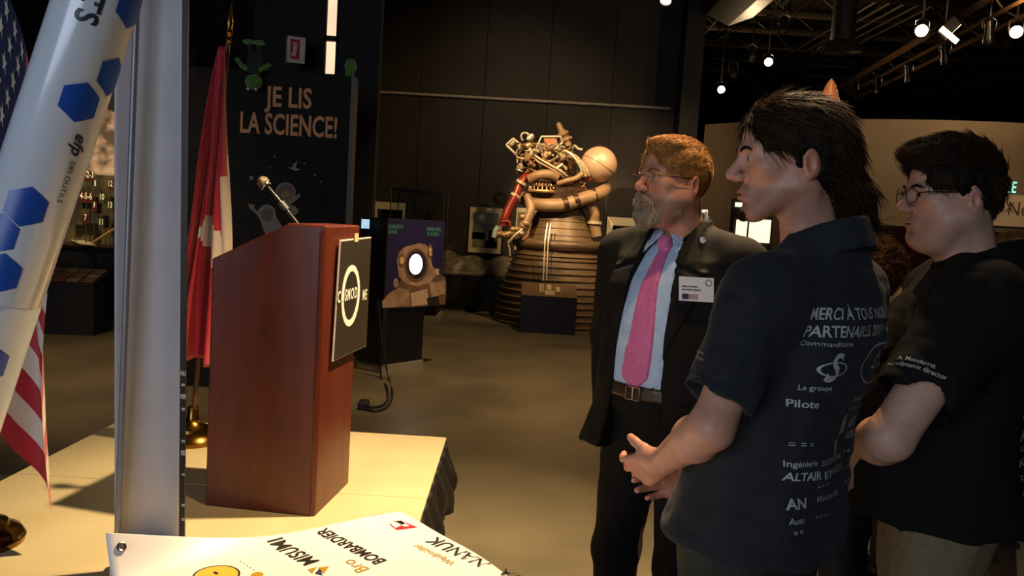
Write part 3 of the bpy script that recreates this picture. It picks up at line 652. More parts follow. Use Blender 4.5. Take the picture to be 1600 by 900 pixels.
for r in range(rows):
    t = r/(rows-1)
    for i, p in enumerate(path):
        a, b = path[i-1], path[(i+1) % n]; d = (b-a); nn = Vector((d.y, -d.x, 0)).normalized()
        if nn.dot(p-cen) < 0: nn = -nn
        s = i*.0205*math.pi*2/.16
        bunch = .07*math.exp(-((i-160)/7.0)**2)+.05*math.exp(-((i-147)/5.0)**2)+.04*math.exp(-((i-125)/8.0)**2)
        off = .006+.012*math.sin(s)*(.5+t)+.03*t*t*(1+.7*math.sin(s*.37+1))+bunch*(math.sin(t*2.6)**2)
        vs.append(p+nn*off+Vector((0, 0, (SZ-.01)*(1-t)+.003+.012*t*math.sin(s*.5))))
fs = [(r*n+i, r*n+(i+1) % n, (r+1)*n+(i+1) % n, (r+1)*n+i) for r in range(rows-1) for i in range(n)]
sk.add(vs, fs); o = sk.build('skirt', pm('black satin skirt', '0d0b09', '14110e', 20, .5), g, world=True, smooth=True, angle=80)
md = o.modifiers.new('thick', 'SOLIDIFY'); md.thickness = .004

# ------------------------------------------------------------------ lectern
LA = Vector((-1.185, 3.125, SZ)); ax = Vector((.993, -.115, 0)).normalized(); aw = Vector((-ax.y, ax.x, 0)); LD, LW, LH = .458, .435, 1.155
g = thing('lectern', 'reddish brown wooden lectern with a slanted top standing on the stage', 'lectern', LA+ax*LD/2+aw*LW/2)
M_wood = pm('cherry veneer', '46160a', '602410', 3.2, .42, stretch=(6, 6, 1.2), detail=6, coat=.05, contrast=(.25, .75))
def lp(d, w, z): return LA+ax*d+aw*w+Vector((0, 0, z))
prof = [(0, 0), (0, 1.0), (.305, 1.155), (.44, 1.155), (.44, 0)]
for w0 in (0, LW-.025): MB().prism([lp(d, w0, z) for d, z in prof], aw*.025).build('side_panel', M_wood, g, world=True, bevel=.006)
fp = MB(); n = 8; pts = [(LD, .02+.0*i) for i in range(1)]
corner = [(.44-.0+.02*math.sin(t), .02-.02*math.cos(t)) for t in [i*math.pi/2/6 for i in range(7)]]
outl = [(d, w) for d, w in corner]+[(d, LW-w) for d, w in corner[::-1]]
fp.prism([lp(d-.002, w, 0) for d, w in outl], (0, 0, LH)); fp.build('front_panel', M_wood, g, world=True, bevel=.005, smooth=True)
MB().prism([lp(d, 0.001, z) for d, z in ((.30, 1.13), (.30, 1.158), (.455, 1.158), (.455, 1.13))], aw*(LW-.002)).build('flat_top', M_wood, g, world=True, bevel=.006)
MB().prism([lp(d, .02, z) for d, z in ((.0, .972), (.0, .99), (.305, 1.145), (.305, 1.127))], aw*(LW-.04)).build('reading_board', M_wood, g, world=True, bevel=.004)
MB().prism([lp(d, .026, .55) for d in (.0,)]+[lp(.43, .026, .55), lp(.43, LW-.026, .55), lp(.0, LW-.026, .55)], (0, 0, .02)).build('shelf', M_wood, g, world=True)
MB().prism([lp(0, .026, .03), lp(.43, .026, .03), lp(.43, LW-.026, .03), lp(0, LW-.026, .03)], (0, 0, .02)).build('bottom_board', M_wood, g, world=True)
# sign on the lectern
FB = LA+ax*(LD+.012); q = [onpl(x, y, FB, ax) for x, y in ((530, 375), (578, 370), (570, 541), (518, 565))]
g = thing('lectern_sign', 'black square sign with white ring and lettering taped to the lectern', 'sign', (q[2]+q[3])/2)
MB().prism(q, ax*.006).build('white_border', pm('white sign core', 'e6dfcf', 'ddd5c4', 9, .5), g, world=True)
cq = sum(q, Vector())/4; q2 = [p+(cq-p)*.022+ax*.0065 for p in q]
MB().prism(q2, ax*.002).build('black_face', pm('matt black sign face', '2a251d', '302a21', 4, .45), g, world=True)
rc_ = onpl(548, 462, FB+ax*.009, ax); ring = MB(); n = 40; R1, R2 = .130, .104
fr = [rc_+aw*(math.cos(t)*R1*.92)+Vector((0, 0, math.sin(t)*R1)) for t in [2*math.pi*i/n for i in range(n)]]
fr2 = [rc_+aw*(math.cos(t)*R2*.88)+Vector((0, 0, math.sin(t)*R2)) for t in [2*math.pi*i/n for i in range(n)]]
fr += fr2; fr += [p+ax*.0015 for p in fr]
ring.add(fr, [(i, (i+1) % n, n+(i+1) % n, n+i) for i in range(n)]+[(2*n+i, 3*n+i, 3*n+(i+1) % n, 2*n+(i+1) % n) for i in range(n)]+[(i, 2*n+i, 2*n+(i+1) % n, (i+1) % n) for i in range(n)]+[(n+i, n+(i+1) % n, 3*n+(i+1) % n, 3*n+i) for i in range(n)])
M_wprint = pm('white print', 'f0ece2', 'e8e4da', 9, .5)
ring.build('ring', M_wprint, g, world=True)
tx = MB(); lf = lambda x: plane_fn(onpl(x, 461.5, FB+ax*.0115, ax), aw, (0, 0, 1))
text_on(tx, 'COSMOD', .066, lf(543.5), sx=.76, bold=.026, spacing=1.25); tx.build('lettering', M_wprint, g, world=True); tx = MB(); text_on(tx, 'ME', .066, lf(570), sx=.72, bold=.02, spacing=1.2)
tx.build('lettering', M_wprint, g, world=True)
tp = onpl(557, 372, FB+ax*.01, ax); MB().prism([tp+aw*a+Vector((0, 0, b)) for a, b in ((-.025, -.016), (.025, -.016), (.025, .02), (-.025, .02))], ax*.001).build('tape', pm('yellow tape', 'd8c890', 'ccbc84', 9, .4), g, world=True)
MB().box(onpl(517, 470, FB, ax), (.001, .001, .001))
# microphone
mb_, mt = lp(.27, .19, 1.145), ony(411, 285, 3.3)
g = thing('microphone', 'black microphone with a silver ball grille angled up from the lectern', 'microphone', mb_)
dv = (mt-mb_); L = dv.length; dv.normalize()
MB().tube([mb_, mb_+dv*L*.55, mb_+dv*(L*.56), mb_+dv*(L-.02)], [.015, .015, .0175, .0125], 14).build('body', pm('satin black metal', '141210', '1c1a17', 20, .22, .7), g, world=True, smooth=True)
MB().sphere(mt, .026, 18).build('grille', pm('wire mesh grille', 'a89a7c', '6a604c', 160, .35, .8, bump=.6, bscale=300), g, world=True, smooth=True)
MB().lathe([(.021, -.008), (.024, -.004), (.024, .004), (.021, .008)], c=mt-dv*.018, n=18, M=dv.to_track_quat('Z', 'Y').to_matrix().to_4x4()).build('collar', M_chrome, g, world=True, smooth=True)
MB().lathe([(.018, -.02), (.022, -.02), (.022, .02), (.018, .02)], c=mb_+dv*L*.42, n=14, M=dv.to_track_quat('Z', 'Y').to_matrix().to_4x4()).build('clip', pm('black rubber', '0b0b0b'), g, world=True, smooth=True)
MB().tube([mb_+Vector((0, 0, -.01)), mb_+Vector((0, 0, .012))], .035, 16).build('base', M_lblack, g, world=True, smooth=True)

# ------------------------------------------------------------------ flags
M_brass = pm('antique brass', 'a07838', '6a4a20', 9, .25, 1)
M_gold = pm('bright gilt', 'd8b060', 'c09040', 9, .25, 1)
def flag_stand(base, top, label, name='flag_pole', finial='spear'):
    base, top = Vector(base), Vector(top); g = thing(name, label, 'flag pole', base)
    MB().lathe([(.001, 0), (.135, 0), (.14, .02), (.125, .045), (.09, .06), (.085, .075), (.05, .09), (.03, .12), (.026, .18), (.001, .18)], c=base, n=28).build('base', M_brass, g, world=True, smooth=True)
    MB().tube([base+Vector((0, 0, .1)), top], .0125, 10).build('pole', pm('dark oak pole', '4a3018', '5a3c20', 9, .35), g, world=True, smooth=True)
    d = (top-base).normalized(); q_ = d.to_track_quat('Z', 'Y').to_matrix().to_4x4()
    MB().lathe([(.014, 0), (.02, .012), (.012, .03), (.022, .05), (.014, .075), (.02, .095), (.011, .13), (.003, .19), (.001, .2)], c=top, n=12, M=q_).build('finial', M_gold, g, world=True, smooth=True)
    return g
us0 = Vector((-1.785, 2.66, SZ)); flag_stand(us0, us0+Vector((.03, 0, 2.25)), 'brass-based flag pole of the striped flag behind the rocket')
ca0 = Vector((-1.58, 3.97, SZ)); ca1 = Vector((-1.468, 4.0, 2.27)); flag_stand(ca0, ca1, 'brass-based flag pole with gilt finial holding the red and white flag')
def usf(u, v, off=0):
    lat = .02+.225*u
    drop = 1.02*u+.05*math.sin(v*3+u*4)*u
    yy = -.03-.05*math.sin(6.5*u+1.5*v+.4)*(.4+u)+.13*max(0, u-.8)+off
    lat += .010*math.sin(9*u+5*v)*(.3+u)
    return Vector((us0.x+.02+lat, us0.y+yy, .80+1.55*v-drop*.94*(.42+.58*v)))
nu, nv = 60, 39; f = MB()
f.add([usf(i/nu, j/nv) for i in range(nu+1) for j in range(nv+1)], [(i*(nv+1)+j, (i+1)*(nv+1)+j, (i+1)*(nv+1)+j+1, i*(nv+1)+j+1) for i in range(nu) for j in range(nv)])
M_cloth = vm('flag nylon', .55, sheen=.4, var=.04, bump=.05, bscale=400)
RED, WHT, BLU = srgb('b0142a'), srgb('d8c8b8'), srgb('1c2450')
def percol(o, cols):
    ca = o.data.color_attributes.new('Col', 'FLOAT_COLOR', 'CORNER'); out = np.ones((len(o.data.loops), 4), np.float32)
    for p in o.data.polygons: out[p.loop_start:p.loop_start+p.loop_total, :3] = cols(p.index)
    ca.data.foreach_set('color', out.ravel()); return o
fl = f.build('striped_flag', M_cloth, None, smooth=True, angle=180, loc=us0+Vector((0, 0, .3)), fix=False, label='red and white striped flag with a starred blue canton draped behind the rocket', cat='flag')
percol(fl, lambda k: (BLU if (k//nv)/nu < .42 and (k % nv)/nv > .46 else (RED if ((k % nv)//3) % 2 == 0 else WHT)))
st = MB()
for r in range(9):
    for c_ in range(6 if r % 2 == 0 else 5):
        cu = .42*((c_+.5+(.5 if r % 2 else 0))/6.0); cvv = .46+.54*((r+.6)/9.2)
        pts = []
        for i in range(10):
            a = i*math.pi/5; rr = 1 if i % 2 == 0 else .42
            pts.append(usf(cu+rr*.021*math.sin(a), cvv+rr*.028*math.cos(a), -.003))
        cpt = usf(cu, cvv, -.004); st.add([cpt]+pts, [(0, 1+i, 1+(i+1) % 10) for i in range(10)])
st.build('stars', pm('white star fabric', 'c8c4b4', 'bcb8a8', 20, .6), fl, world=True, kind='stuff')
# red and white flag
def caf(a, t):
    z = 2.24-1.55*t; wl = .012+.115*t**.8; wr = .012+.10*min(t*1.6, 1)**.9
    x0 = ca1.x+(ca0.x-ca1.x)*((ca1.z-z)/(ca1.z-ca0.z))
    x = x0+(a*wl if a < 0 else a*wr)+.008*math.sin(7*t+3*a)
    y = 3.93-.035*math.cos(a*8+t*2.5)*min(1, t*2.5)-.02*math.sin(a*15+1)*min(1, t*2)
    return Vector((x, y, z+.02*math.cos(a*5)*t))
nu, nv = 46, 60; f = MB()
f.add([caf(-1+2*i/nu, j/nv) for i in range(nu+1) for j in range(nv+1)], [(i*(nv+1)+j, (i+1)*(nv+1)+j, (i+1)*(nv+1)+j+1, i*(nv+1)+j+1) for i in range(nu) for j in range(nv)])
fl = f.build('red_white_flag', M_cloth, None, smooth=True, angle=180, loc=ca0+Vector((.05, 0, .4)), fix=False, label='red and white flag hanging in folds beside the lectern', cat='flag')
def cacol(k):
    a = -1+2*(k//nv)/nu; t = (k % nv)/nv
    if a > .7+.25*(t < .4) and t > .33: return WHT
    if .50+.10*a < t < .62+.1*a and a > -.8: return WHT if t > .53-.10*a else RED
    if t > .56 and -.62 < a < -.35: return WHT
    return RED
percol(fl, cacol)
for o in (fl,): 
    md = o.modifiers.new('thick', 'SOLIDIFY'); md.thickness = .002

# ------------------------------------------------------------------ roll-up banner seen from behind
by0, by1 = 2.50, 2.53
n0 = ony(178, 500, by0); f0 = ony(281, 500, by1)
g = thing('rollup_banner', 'tall grey-backed roll-up banner seen from behind between rocket and lectern', 'banner stand', ((n0.x+f0.x)/2, (by0+by1)/2, SZ))
M_back = pm('matt grey banner back', 'b4b2b6', 'bcbabe', 5, .6)
def bpt(t, z, off=0):    # t 0 near edge .. 1 far edge; sheet bowed so that the far half turns to face the entrance
    x = n0.x+(f0.x-n0.x)*t
    y = by0+(by1-by0)*t+.05*math.sin(math.pi*t)
    return Vector((x+off-.018*(z-1.2), y, z))
nu, nz_ = 26, 8; sh = MB(); zs = [SZ+.09+(2.3-SZ-.09)*j/nz_ for j in range(nz_+1)]
sh.add([bpt(i/nu, z) for i in range(nu+1) for z in zs], [(i*(nz_+1)+j, (i+1)*(nz_+1)+j, (i+1)*(nz_+1)+j+1, i*(nz_+1)+j+1) for i in range(nu) for j in range(nz_)])
o = sh.build('banner_sheet', M_back, g, world=True, smooth=True, angle=180); md = o.modifiers.new('thick', 'SOLIDIFY'); md.thickness = .002
e = MB(); 
for j in range(nz_):
    pass
P = [bpt(1, SZ+.09), bpt(1, 2.3)]
e.prism([P[0], P[0]+Vector((.016, .004, 0)), P[0]+Vector((.016, .012, 0)), P[0]+Vector((0, .008, 0))], P[1]-P[0]); ed = e.build('printed_edge', pm('black banner edge', '1a1713', '221e19', 9, .4), g, world=True)
tx = MB()
for i, (s, py_) in enumerate((('FAU', 584), ('==', 602), ('MER', 620), ('==', 640), ('==', 690), ('RES', 708), ('==', 742), ('==', 790), ('==', 812))):
    p = onpl(286.2, py_, P[0]-Vector((0, .002, 0)), Vector((0, -1, 0))); text_on(tx, s, .022, plane_fn(p, (1, 0, 0), (0, 0, 1)), sx=.42, bold=.02)
tx.build('lettering', M_wprint, ed, world=True, kind='stuff')
MB().tube([ony(183, 846, by0-.012), ony(216, -60, by0-.012)], .0095, 12).build('support_pole', pm('grey pole metal', '8a8a92', '94949a', 40, .5, .6), g, world=True, smooth=True)
m_ = (bpt(0, SZ)+bpt(1, SZ))/2; dv = (bpt(1, SZ)-bpt(0, SZ)); ln = dv.length; dv.normalize(); pn = Vector((-dv.y, dv.x, 0))
mb = MB(); mb.prism([m_+dv*a+pn*b for a, b in ((-ln/2, -.06), (ln/2, -.06), (ln/2, .06), (-ln/2, .06))], (0, 0, .09)); mb.build('cassette', pm('brushed aluminium', '9a9aa0'), g, world=True, bevel=.01)
MB().prism([bpt(0, 2.3)+Vector((-.012, 0, 0)), bpt(0, 2.3)+Vector((.012, 0, 0)), bpt(1, 2.3)+Vector((.012, 0, 0)), bpt(1, 2.3)+Vector((-.012, 0, 0))], (0, 0, .03)).build('top_rail', pm('brushed aluminium', '9a9aa0'), g, world=True, bevel=.004)

# ------------------------------------------------------------------ leaning rocket
ra, rb = Vector((-.766, 1.45, 1.84)), Vector((-.894, 1.42, 1.378)); up = (ra-rb).normalized(); RR = .0675
base = rb-up*((rb.z-.34)/up.z); top = base+up*2.05
g = thing('rocket', 'white model rocket tube with blue hexagons leaning at the left edge', 'rocket', (base.x, base.y, 0))
qr = up.to_track_quat('Z', 'Y').to_matrix().to_4x4()
M_rkt = pm('glossy white rocket paint', 'c6ccd2', 'cdd2d8', 4, .22, coat=.4)
MB().lathe([(.001, 0), (RR*.9, 0), (RR, .02), (RR, 1.0), (RR-.0006, 1.001), (RR-.0006, 1.003), (RR, 1.004), (RR, 2.05)], c=base, n=48, M=qr).build('body_tube', M_rkt, g, world=True, smooth=True)
MB().lathe([(RR*(1-(i/14)**1.8)+.0005, 2.05+.42*i/14) for i in range(15)], c=base, n=32, M=qr).build('nose_cone', M_rkt, g, world=True, smooth=True)
e1 = up.cross(Vector((0, -1, 0))).normalized(); e2 = up.cross(e1)
for k in range(4):
    a = k*math.pi/2+.5; dd_ = e1*math.cos(a)+e2*math.sin(a); tn = up.cross(dd_)
    MB().prism([base+up*h+dd_*r-tn*.003 for h, r in ((.03, RR), (.33, RR), (.16, RR+.13), (.02, RR+.13))], tn*.006).build('fin', pm('blue fin paint', '1c4aa0', None, 9, .3), g, world=True)
def cyl_hit(px_, py_):
    d = ray(px_, py_); d.normalize(); o = _C-base; dp = d-up*d.dot(up); op = o-up*o.dot(up)
    A_, B_, C_ = dp.dot(dp), 2*dp.dot(op), op.dot(op)-(RR+.0005)**2; D_ = max(0, B_*B_-4*A_*C_)
    t = (-B_-math.sqrt(D_))/(2*A_); p = o+d*t; h = p.dot(up); r_ = p-up*h; return h, math.atan2(r_.dot(e2), r_.dot(e1))
def cyl_pt(h, th, r=RR+.0012): return base+up*h+(e1*math.cos(th)+e2*math.sin(th))*r
sgn_ = 1 if (e1.cross(e2)).dot(up) > 0 else -1
M_hex = pm('royal blue vinyl', '1e4ea8', '1c489c', 8, .35)
R_ = .036
h1, t1 = cyl_hit(126, 160); sx_ = RR
def hexa(h, th):
    mb = MB(); n_ = 8; pts = []; fs = []
    for i in range(6):      # six triangular sectors on a fine lattice so that the decal follows the tube
        A_ = (R_*math.sin(i*math.pi/3), R_*math.cos(i*math.pi/3)); B_ = (R_*math.sin((i+1)*math.pi/3), R_*math.cos((i+1)*math.pi/3)); ix = {}
        for r in range(n_+1):
            for c in range(r+1): ix[r, c] = len(pts); f_ = r/n_; g_ = c/max(r, 1); pts.append(((A_[0]*(1-g_)+B_[0]*g_)*f_, (A_[1]*(1-g_)+B_[1]*g_)*f_))
        for r in range(n_):
            for c in range(r+1):
                fs.append((ix[r, c], ix[r+1, c], ix[r+1, c+1]))
                if c < r: fs.append((ix[r, c], ix[r+1, c+1], ix[r, c+1]))
    mb.add([cyl_pt(h+y, th+x/RR) for x, y in pts], fs); return mb.build('hexagon_decal', M_hex, g, world=True, smooth=True)
hexa(h1, t1)
dx = R_*1.732*1.17; dth = dx/RR
# neighbours form a honeycomb band round the tube
h2, t2 = cyl_hit(170, 108)
sd = 1 if t2 > t1 else -1
rows_ = [(h1, t1), (h1+R_*1.75, t1+sd*dth/2), (h1+R_*4.9, t1+sd*dth*.75)]
hexa(h1+R_*1.72, t1+sd*dth*.62); h3, t3 = cyl_hit(203, 12); hexa(h3, t3+sd*.1)
h4, t4 = cyl_hit(40, 323); hexa(h4, t4); h5, t5 = cyl_hit(0, 366); hexa(h5, t5-sd*.08); hexa(h4-R_*3.4, t4-sd*.1); h6, t6 = cyl_hit(2, 545); hexa(h6-.03, t6-sd*.2)
def rtext(s, px_, py_, size, **k):
    h, th = cyl_hit(px_, py_); vs, fs = text_geo(s, size, **k); tx = MB(); tx.add([cyl_pt(h-x, th+sd*y/RR) for x, y in vs], fs); tx.build('lettering', pm('dark print', '20242c', '262a32', 9, .4), g, world=True)
rtext('efp', 123, 226, .032, bold=.02, sx=1.0, shear=.3); rtext('DES', 111, 262, .013); rtext('OUTILS', 99, 296, .014, spacing=1.1); rtext('CETS', 146, -14, .05, bold=.02)
# launch rail stand holding the rocket
g = thing('rocket_stand', 'black steel stand holding the leaning rocket just left of the table', 'stand', (base.x, base.y, 0))
cr_ = base-up*.02
for a in (0.6, 2.2, 3.8, 5.4): MB().tube([cr_+Vector((0, 0, .04)), (base.x+.3*math.cos(a), base.y+.3*math.sin(a), .012)], .012, 8).build('leg', M_lblack, g, world=True, smooth=True)
MB().lathe([(RR+.002, 0), (RR+.012, 0), (RR+.012, .06), (RR+.002, .06)], c=base+up*.0-up*.01, n=24, M=qr).build('cradle', M_lblack, g, world=True, smooth=True)
MB().tube([cr_-e2*0, (base.x-.2, base.y-.1, .2), (base.x-.28, base.y-.12, .012)], .012, 8).build('brace', M_lblack, g, world=True, smooth=True)

# ------------------------------------------------------------------ table with the sponsor banner
F_ = Vector((-.235, 1.965, 0)); L_ = Vector((-.765, 1.515, 0)); E2 = Vector((.66, -.75, 0)).normalized(); TL = 1.25
e1_ = (L_-F_); ZT = .742
g = thing('table', 'folding table mostly covered by the white sponsor banner in the foreground', 'table', F_+e1_/2+E2*TL/2)
ins = lambda s, t: F_+e1_*s+E2*t
MB().prism([ins(s, t)+Vector((0, 0, ZT-.03)) for s, t in ((.03, .03), (.93, .03), (.93, TL-.05), (.03, TL-.05))], (0, 0, .03)).build('table_top', pm('grey table laminate', '8a8680', '94908a', 9, .5), g, world=True, bevel=.004)
for s in (.1, .86):
    for t in (.1, TL-.12): p = ins(s, t); MB().tube([p, p+Vector((0, 0, ZT-.02))], .014, 8).build('leg', M_steel, g, world=True, smooth=True)
def bsheet(s, t):
    p = ins(s, t); k = min(1, max(0, (s-.05)/.95)); lip = max(0, 1-t/.06)
    z = ZT+.004+.085*k**2.6*lip**1.6+.004*math.sin(9*s+3*t)*max(0, 1-12*t)
    p = p-E2*(.012*lip*k)
    edge_ = max(0, .06-s)/.06; z -= .012*edge_**2*(1+.5*math.sin(t*14))
    p = p+e1_.normalized()*(-.012*math.sin(t*9+.6)*max(0, 1-s*2))
    return Vector((p.x, p.y, z))
nu, nv = 40, 70; f = MB()
f.add([bsheet(i/nu, TL*(j/nv)**1.8) for i in range(nu+1) for j in range(nv+1)], [(i*(nv+1)+j, (i+1)*(nv+1)+j, (i+1)*(nv+1)+j+1, i*(nv+1)+j+1) for i in range(nu) for j in range(nv)])
g = thing('sponsor_banner', 'white vinyl sponsor banner with printed logos spread over the table', 'banner', F_+e1_/2+Vector((0, 0, ZT)))
o = f.build('vinyl_sheet', pm('white banner vinyl', 'd6d4d2', 'dedcda', 6, .4), g, world=True, smooth=True, angle=180)
md = o.modifiers.new('thick', 'SOLIDIFY'); md.thickness = .0012; md.offset = -1
gp = bsheet(.965, .012); gn = (bsheet(.965, .0)-bsheet(.965, .03)).cross(bsheet(.99, .012)-bsheet(.94, .012)).normalized()
if gn.dot(_C-gp) < 0: gn = -gn
MB().torus(gp+gn*.003, .0075, .0028, 18, 8, M=gn.to_track_quat('Z', 'Y').to_matrix().to_4x4()).build('grommet', M_chrome, g, world=True, smooth=True)
ZP = ZT+.0046; bd = Vector((-.746, .666, 0)); bu = Vector((-.666, -.746, 0))
shb = BVHTree.FromPolygons([tuple(v) for v in f.v], f.f)
def onsheet(p, off=.001):
    r = shb.ray_cast(Vector((p.x, p.y, 1.2)), Vector((0, 0, -1))); return Vector((p.x, p.y, (r[0].z if r[0] is not None else ZT)+off))
def logo(s, px_, py_, size, mat, **k):
    pf = plane_fn(onz(px_, py_, ZP), bd, bu); t = MB(); text_on(t, s, size, lambda a, b: onsheet(pf(a, b)), **k); return t.build('printed_logo', mat, g, world=True)
M_k = pm('black vinyl print', '17130f', '1f1a15', 9, .4); M_y = pm('gold vinyl print', 'b08a20', 'a07c1c', 9, .4); M_r = pm('red vinyl print', 'b01c24', 'a0181e', 9, .4)
logo('MISUMI', 459, 862, .054, M_k, sx=.88, bold=.015); logo('BOMBARDIER', 548, 853, .045, M_k, sx=.82, bold=.022)
logo('NANUK', 716, 861, .058, M_k, sx=.86, bold=.015); logo('Weidmüller', 678, 866, .030, M_y, sx=.9)
logo('Bro', 556, 884, .045, M_y); logo('- - - - -', 385, 884, .022, M_y); logo('UA', 802, 897, .05, M_k)
def disc(px_, py_, r, mat, n=24, z=ZP, sc=1, name='printed_logo'):
    c_ = onz(px_, py_, z); t = MB(); t.prism([c_+bd*(r*math.cos(2*math.pi*i/n))+bu*(r*sc*math.sin(2*math.pi*i/n)) for i in range(n)], (0, 0, .0006)); return t.build(name, mat, g, world=True)
disc(338, 899, .046, M_k); disc(338, 899, .042, pm('yellow vinyl print', 'e0b040', 'd0a030', 9, .4), z=ZP+.0006)
tx = MB(); text_on(tx, '- -', .05, plane_fn(onz(340, 900, ZP+.0015), bd, bu), bold=.02); tx.build('printed_logo', M_k, g, world=True)
def bpoly(pts, mat, z=ZP):
    t = MB(); t.prism([onz(x, y, z) for x, y in pts], (0, 0, .0006)); return t.build('printed_logo', mat, g, world=True)
bpoly([(581, 806), (600, 803), (652, 824), (620, 828), (606, 818), (596, 812)], M_r); bpoly([(607, 816), (622, 812), (634, 818), (618, 825)], pm('white print', 'f0ece2'), ZP+.0008); bpoly([(596, 807), (612, 806), (640, 822), (632, 823)], pm('white print', 'f0ece2'), ZP+.0008)
bpoly([(481, 890), (495, 886), (488, 896)], M_y); bpoly([(492, 896), (500, 888), (504, 899)], pm('navy vinyl print', '24304a', None, 9, .4)); bpoly([(497, 887), (514, 885), (506, 896)], M_y)
disc(402, 898, .012, M_y)
# ================================================================== ROCKET ENGINE EXHIBIT
E0 = Vector((.655, 11.82, 0))
g = thing('rocket_engine', 'large bronze rocket engine with ribbed nozzle and spherical tank against the wall', 'engine', E0)
M_noz = pm('weathered bronze nozzle', '54432f', '705a40', 3, .45, .3, bump=.1, bscale=14, rvar=.1)
M_band = pm('dull gold hoop band', 'a48a62', '8c7450', 6, .35, .6)
M_tan = pm('tan insulated duct', '947856', '806648', 6, .5, .1, bump=.06, bscale=30)
M_eng = pm('brass plumbing', 'b89468', '8a6c44', 20, .35, .4)
M_engd = pm('dark engine metal', '3c2c20', '5a432e', 20, .4, .7)
M_redd = pm('red brown duct', '6a2014', '7c2a1a', 9, .35, .2)
M_tank = pm('tan tank enamel', 'c0a282', 'b49474', 3, .38, .15)
M_pale = pm('pale silver fitting', 'cfc0a2', 'b4a486', 20, .35, .35)
def nz(z): return 1.04*float(np.interp(z, [0, .21, .42, .62, .85, 1.05, 1.2], [.86, .84, .80, .74, .665, .60, .575]))
MB().lathe([(nz(z), z) for z in np.linspace(.02, 1.12, 14)]+[(nz(1.12)-.03, 1.12)], n=56).build('nozzle_skirt', M_noz, g, smooth=True)
for i in range(11):
    z = .03+.092*i; r = nz(z)
    MB().lathe([(r-.005, z-.014), (r+.024, z-.012), (r+.026, z+.004), (r-.005, z+.01)], n=56).build('hoop_band', M_band, g, smooth=True)
MB().torus((0, 0, 1.16), .62, .075, 56, 14).build('exhaust_manifold', M_noz, g, smooth=True)
MB().lathe([(.56, 1.1), (.6, 1.1), (.615, 1.045), (.66, 1.03), (.665, 1.0), (.6, .99)], n=56).build('manifold_flange', M_band, g, smooth=True)
MB().lathe([(.56, 1.18), (.50, 1.3), (.44, 1.45), (.37, 1.6), (.30, 1.72), (.24, 1.8), (.24, 1.86), (.3, 1.92)], n=48).build('thrust_chamber', M_noz, g, smooth=True)
for z, r in ((1.3, .503), (1.4, .463), (1.5, .418), (1.6, .373)): MB().torus((0, 0, z), r, .009, 40, 6).build('chamber_band', M_noz, g, smooth=True)
for k in range(9):   # stiffening tabs under the manifold
    a = -math.pi*.95+k*math.pi*.9/8
    MB().tube([(.52*math.cos(a), .52*math.sin(a), 1.22), (.40*math.cos(a), .40*math.sin(a), 1.5)], .012, 6).build('stiffener', M_engd, g, smooth=True)
MB().lathe([(.2, 1.88), (.34, 1.9), (.35, 1.98), (.26, 2.02), (.26, 2.1), (.3, 2.12), (.3, 2.16), (.18, 2.2), (.16, 2.42), (.001, 2.44)], n=32).build('injector_dome', M_engd, g, smooth=True)
ce = lambda x, y, dy=0: ony(740+x/3.91, 170+y/3.91, E0.y+dy)
def pipe(pts, r, mat=M_eng, name='pipe', n=10, smn=5, dy=0):
    P = [ce(*(p if len(p) == 3 else (*p, dy))) for p in pts]
    return MB().tube(sm(P, smn), r, n).build(name, mat, g, world=True, smooth=True)
sp = ce(765, 342, -.1); MB().sphere(sp, .265, 40).build('spherical_tank', M_tank, g, world=True, smooth=True)
MB().torus(sp, .266, .005, 40, 6, M=Matrix.Rotation(.5, 4, 'Y')).build('weld_seam', M_tan, g, world=True, smooth=True)
# thick wrap-around duct
pipe([(300, 545, .1), (360, 575, -.25), (450, 590, -.42), (560, 585, -.45), (650, 556, -.42), (740, 528, -.3), (790, 505, -.15), (800, 480, 0)], .098, M_tan, 'main_duct', 16)
for x, y, dy in ((625, 563, -.43), (730, 531, -.31), (560, 585, -.45)):
    p, p2 = ce(x-6, y+1.5, dy-.003), ce(x+6, y-1.5, dy+.003)
    d_ = (p2-p).normalized(); MB().lathe([(.097, -.04), (.105, -.038), (.105, .038), (.097, .04)], c=(p+p2)/2, n=20, M=d_.to_track_quat('Z', 'Y').to_matrix().to_4x4()).build('duct_band', M_engd, g, world=True, smooth=True)
MB().sphere(ce(803, 490, -.05), .1, 18, (.6, 1, 1)).build('duct_elbow', M_pale, g, world=True, smooth=True)
pipe([(705, 590, -.2), (735, 640, -.22), (735, 690, -.2), (752, 780, -.2)], .08, M_tan, 'support_leg', 14)
MB().lathe([(.09, -.02), (.11, -.02), (.11, .02), (.09, .02)], c=ce(738, 695, -.2), n=18).build('leg_flange', M_pale, g, world=True, smooth=True)
pipe([(330, 530, -.3), (350, 610, -.4), (325, 680, -.45), (300, 720, -.45)], .065, M_tan, 'support_leg', 14)
# red duct on the left
pipe([(345, 400, -.2), (310, 425, -.3), (280, 470, -.36), (255, 535, -.4), (220, 600, -.42), (190, 670, -.45), (180, 715, -.45)], .062, M_redd, 'red_duct', 16)
for x, y in ((292, 452), (258, 530), (205, 640)):
    d_ = (ce(x+8, y-14, 0)-ce(x-8, y+14, 0)).normalized()
    MB().lathe([(.06, -.022), (.08, -.02), (.08, .02), (.06, .022)], c=ce(x, y, -.38), n=18, M=d_.to_track_quat('Z', 'Y').to_matrix().to_4x4()).build('duct_flange', M_pale if y < 600 else M_redd, g, world=True, smooth=True)
pipe([(170, 690, -.5), (215, 690, -.5), (225, 720, -.5)], .022, M_redd)
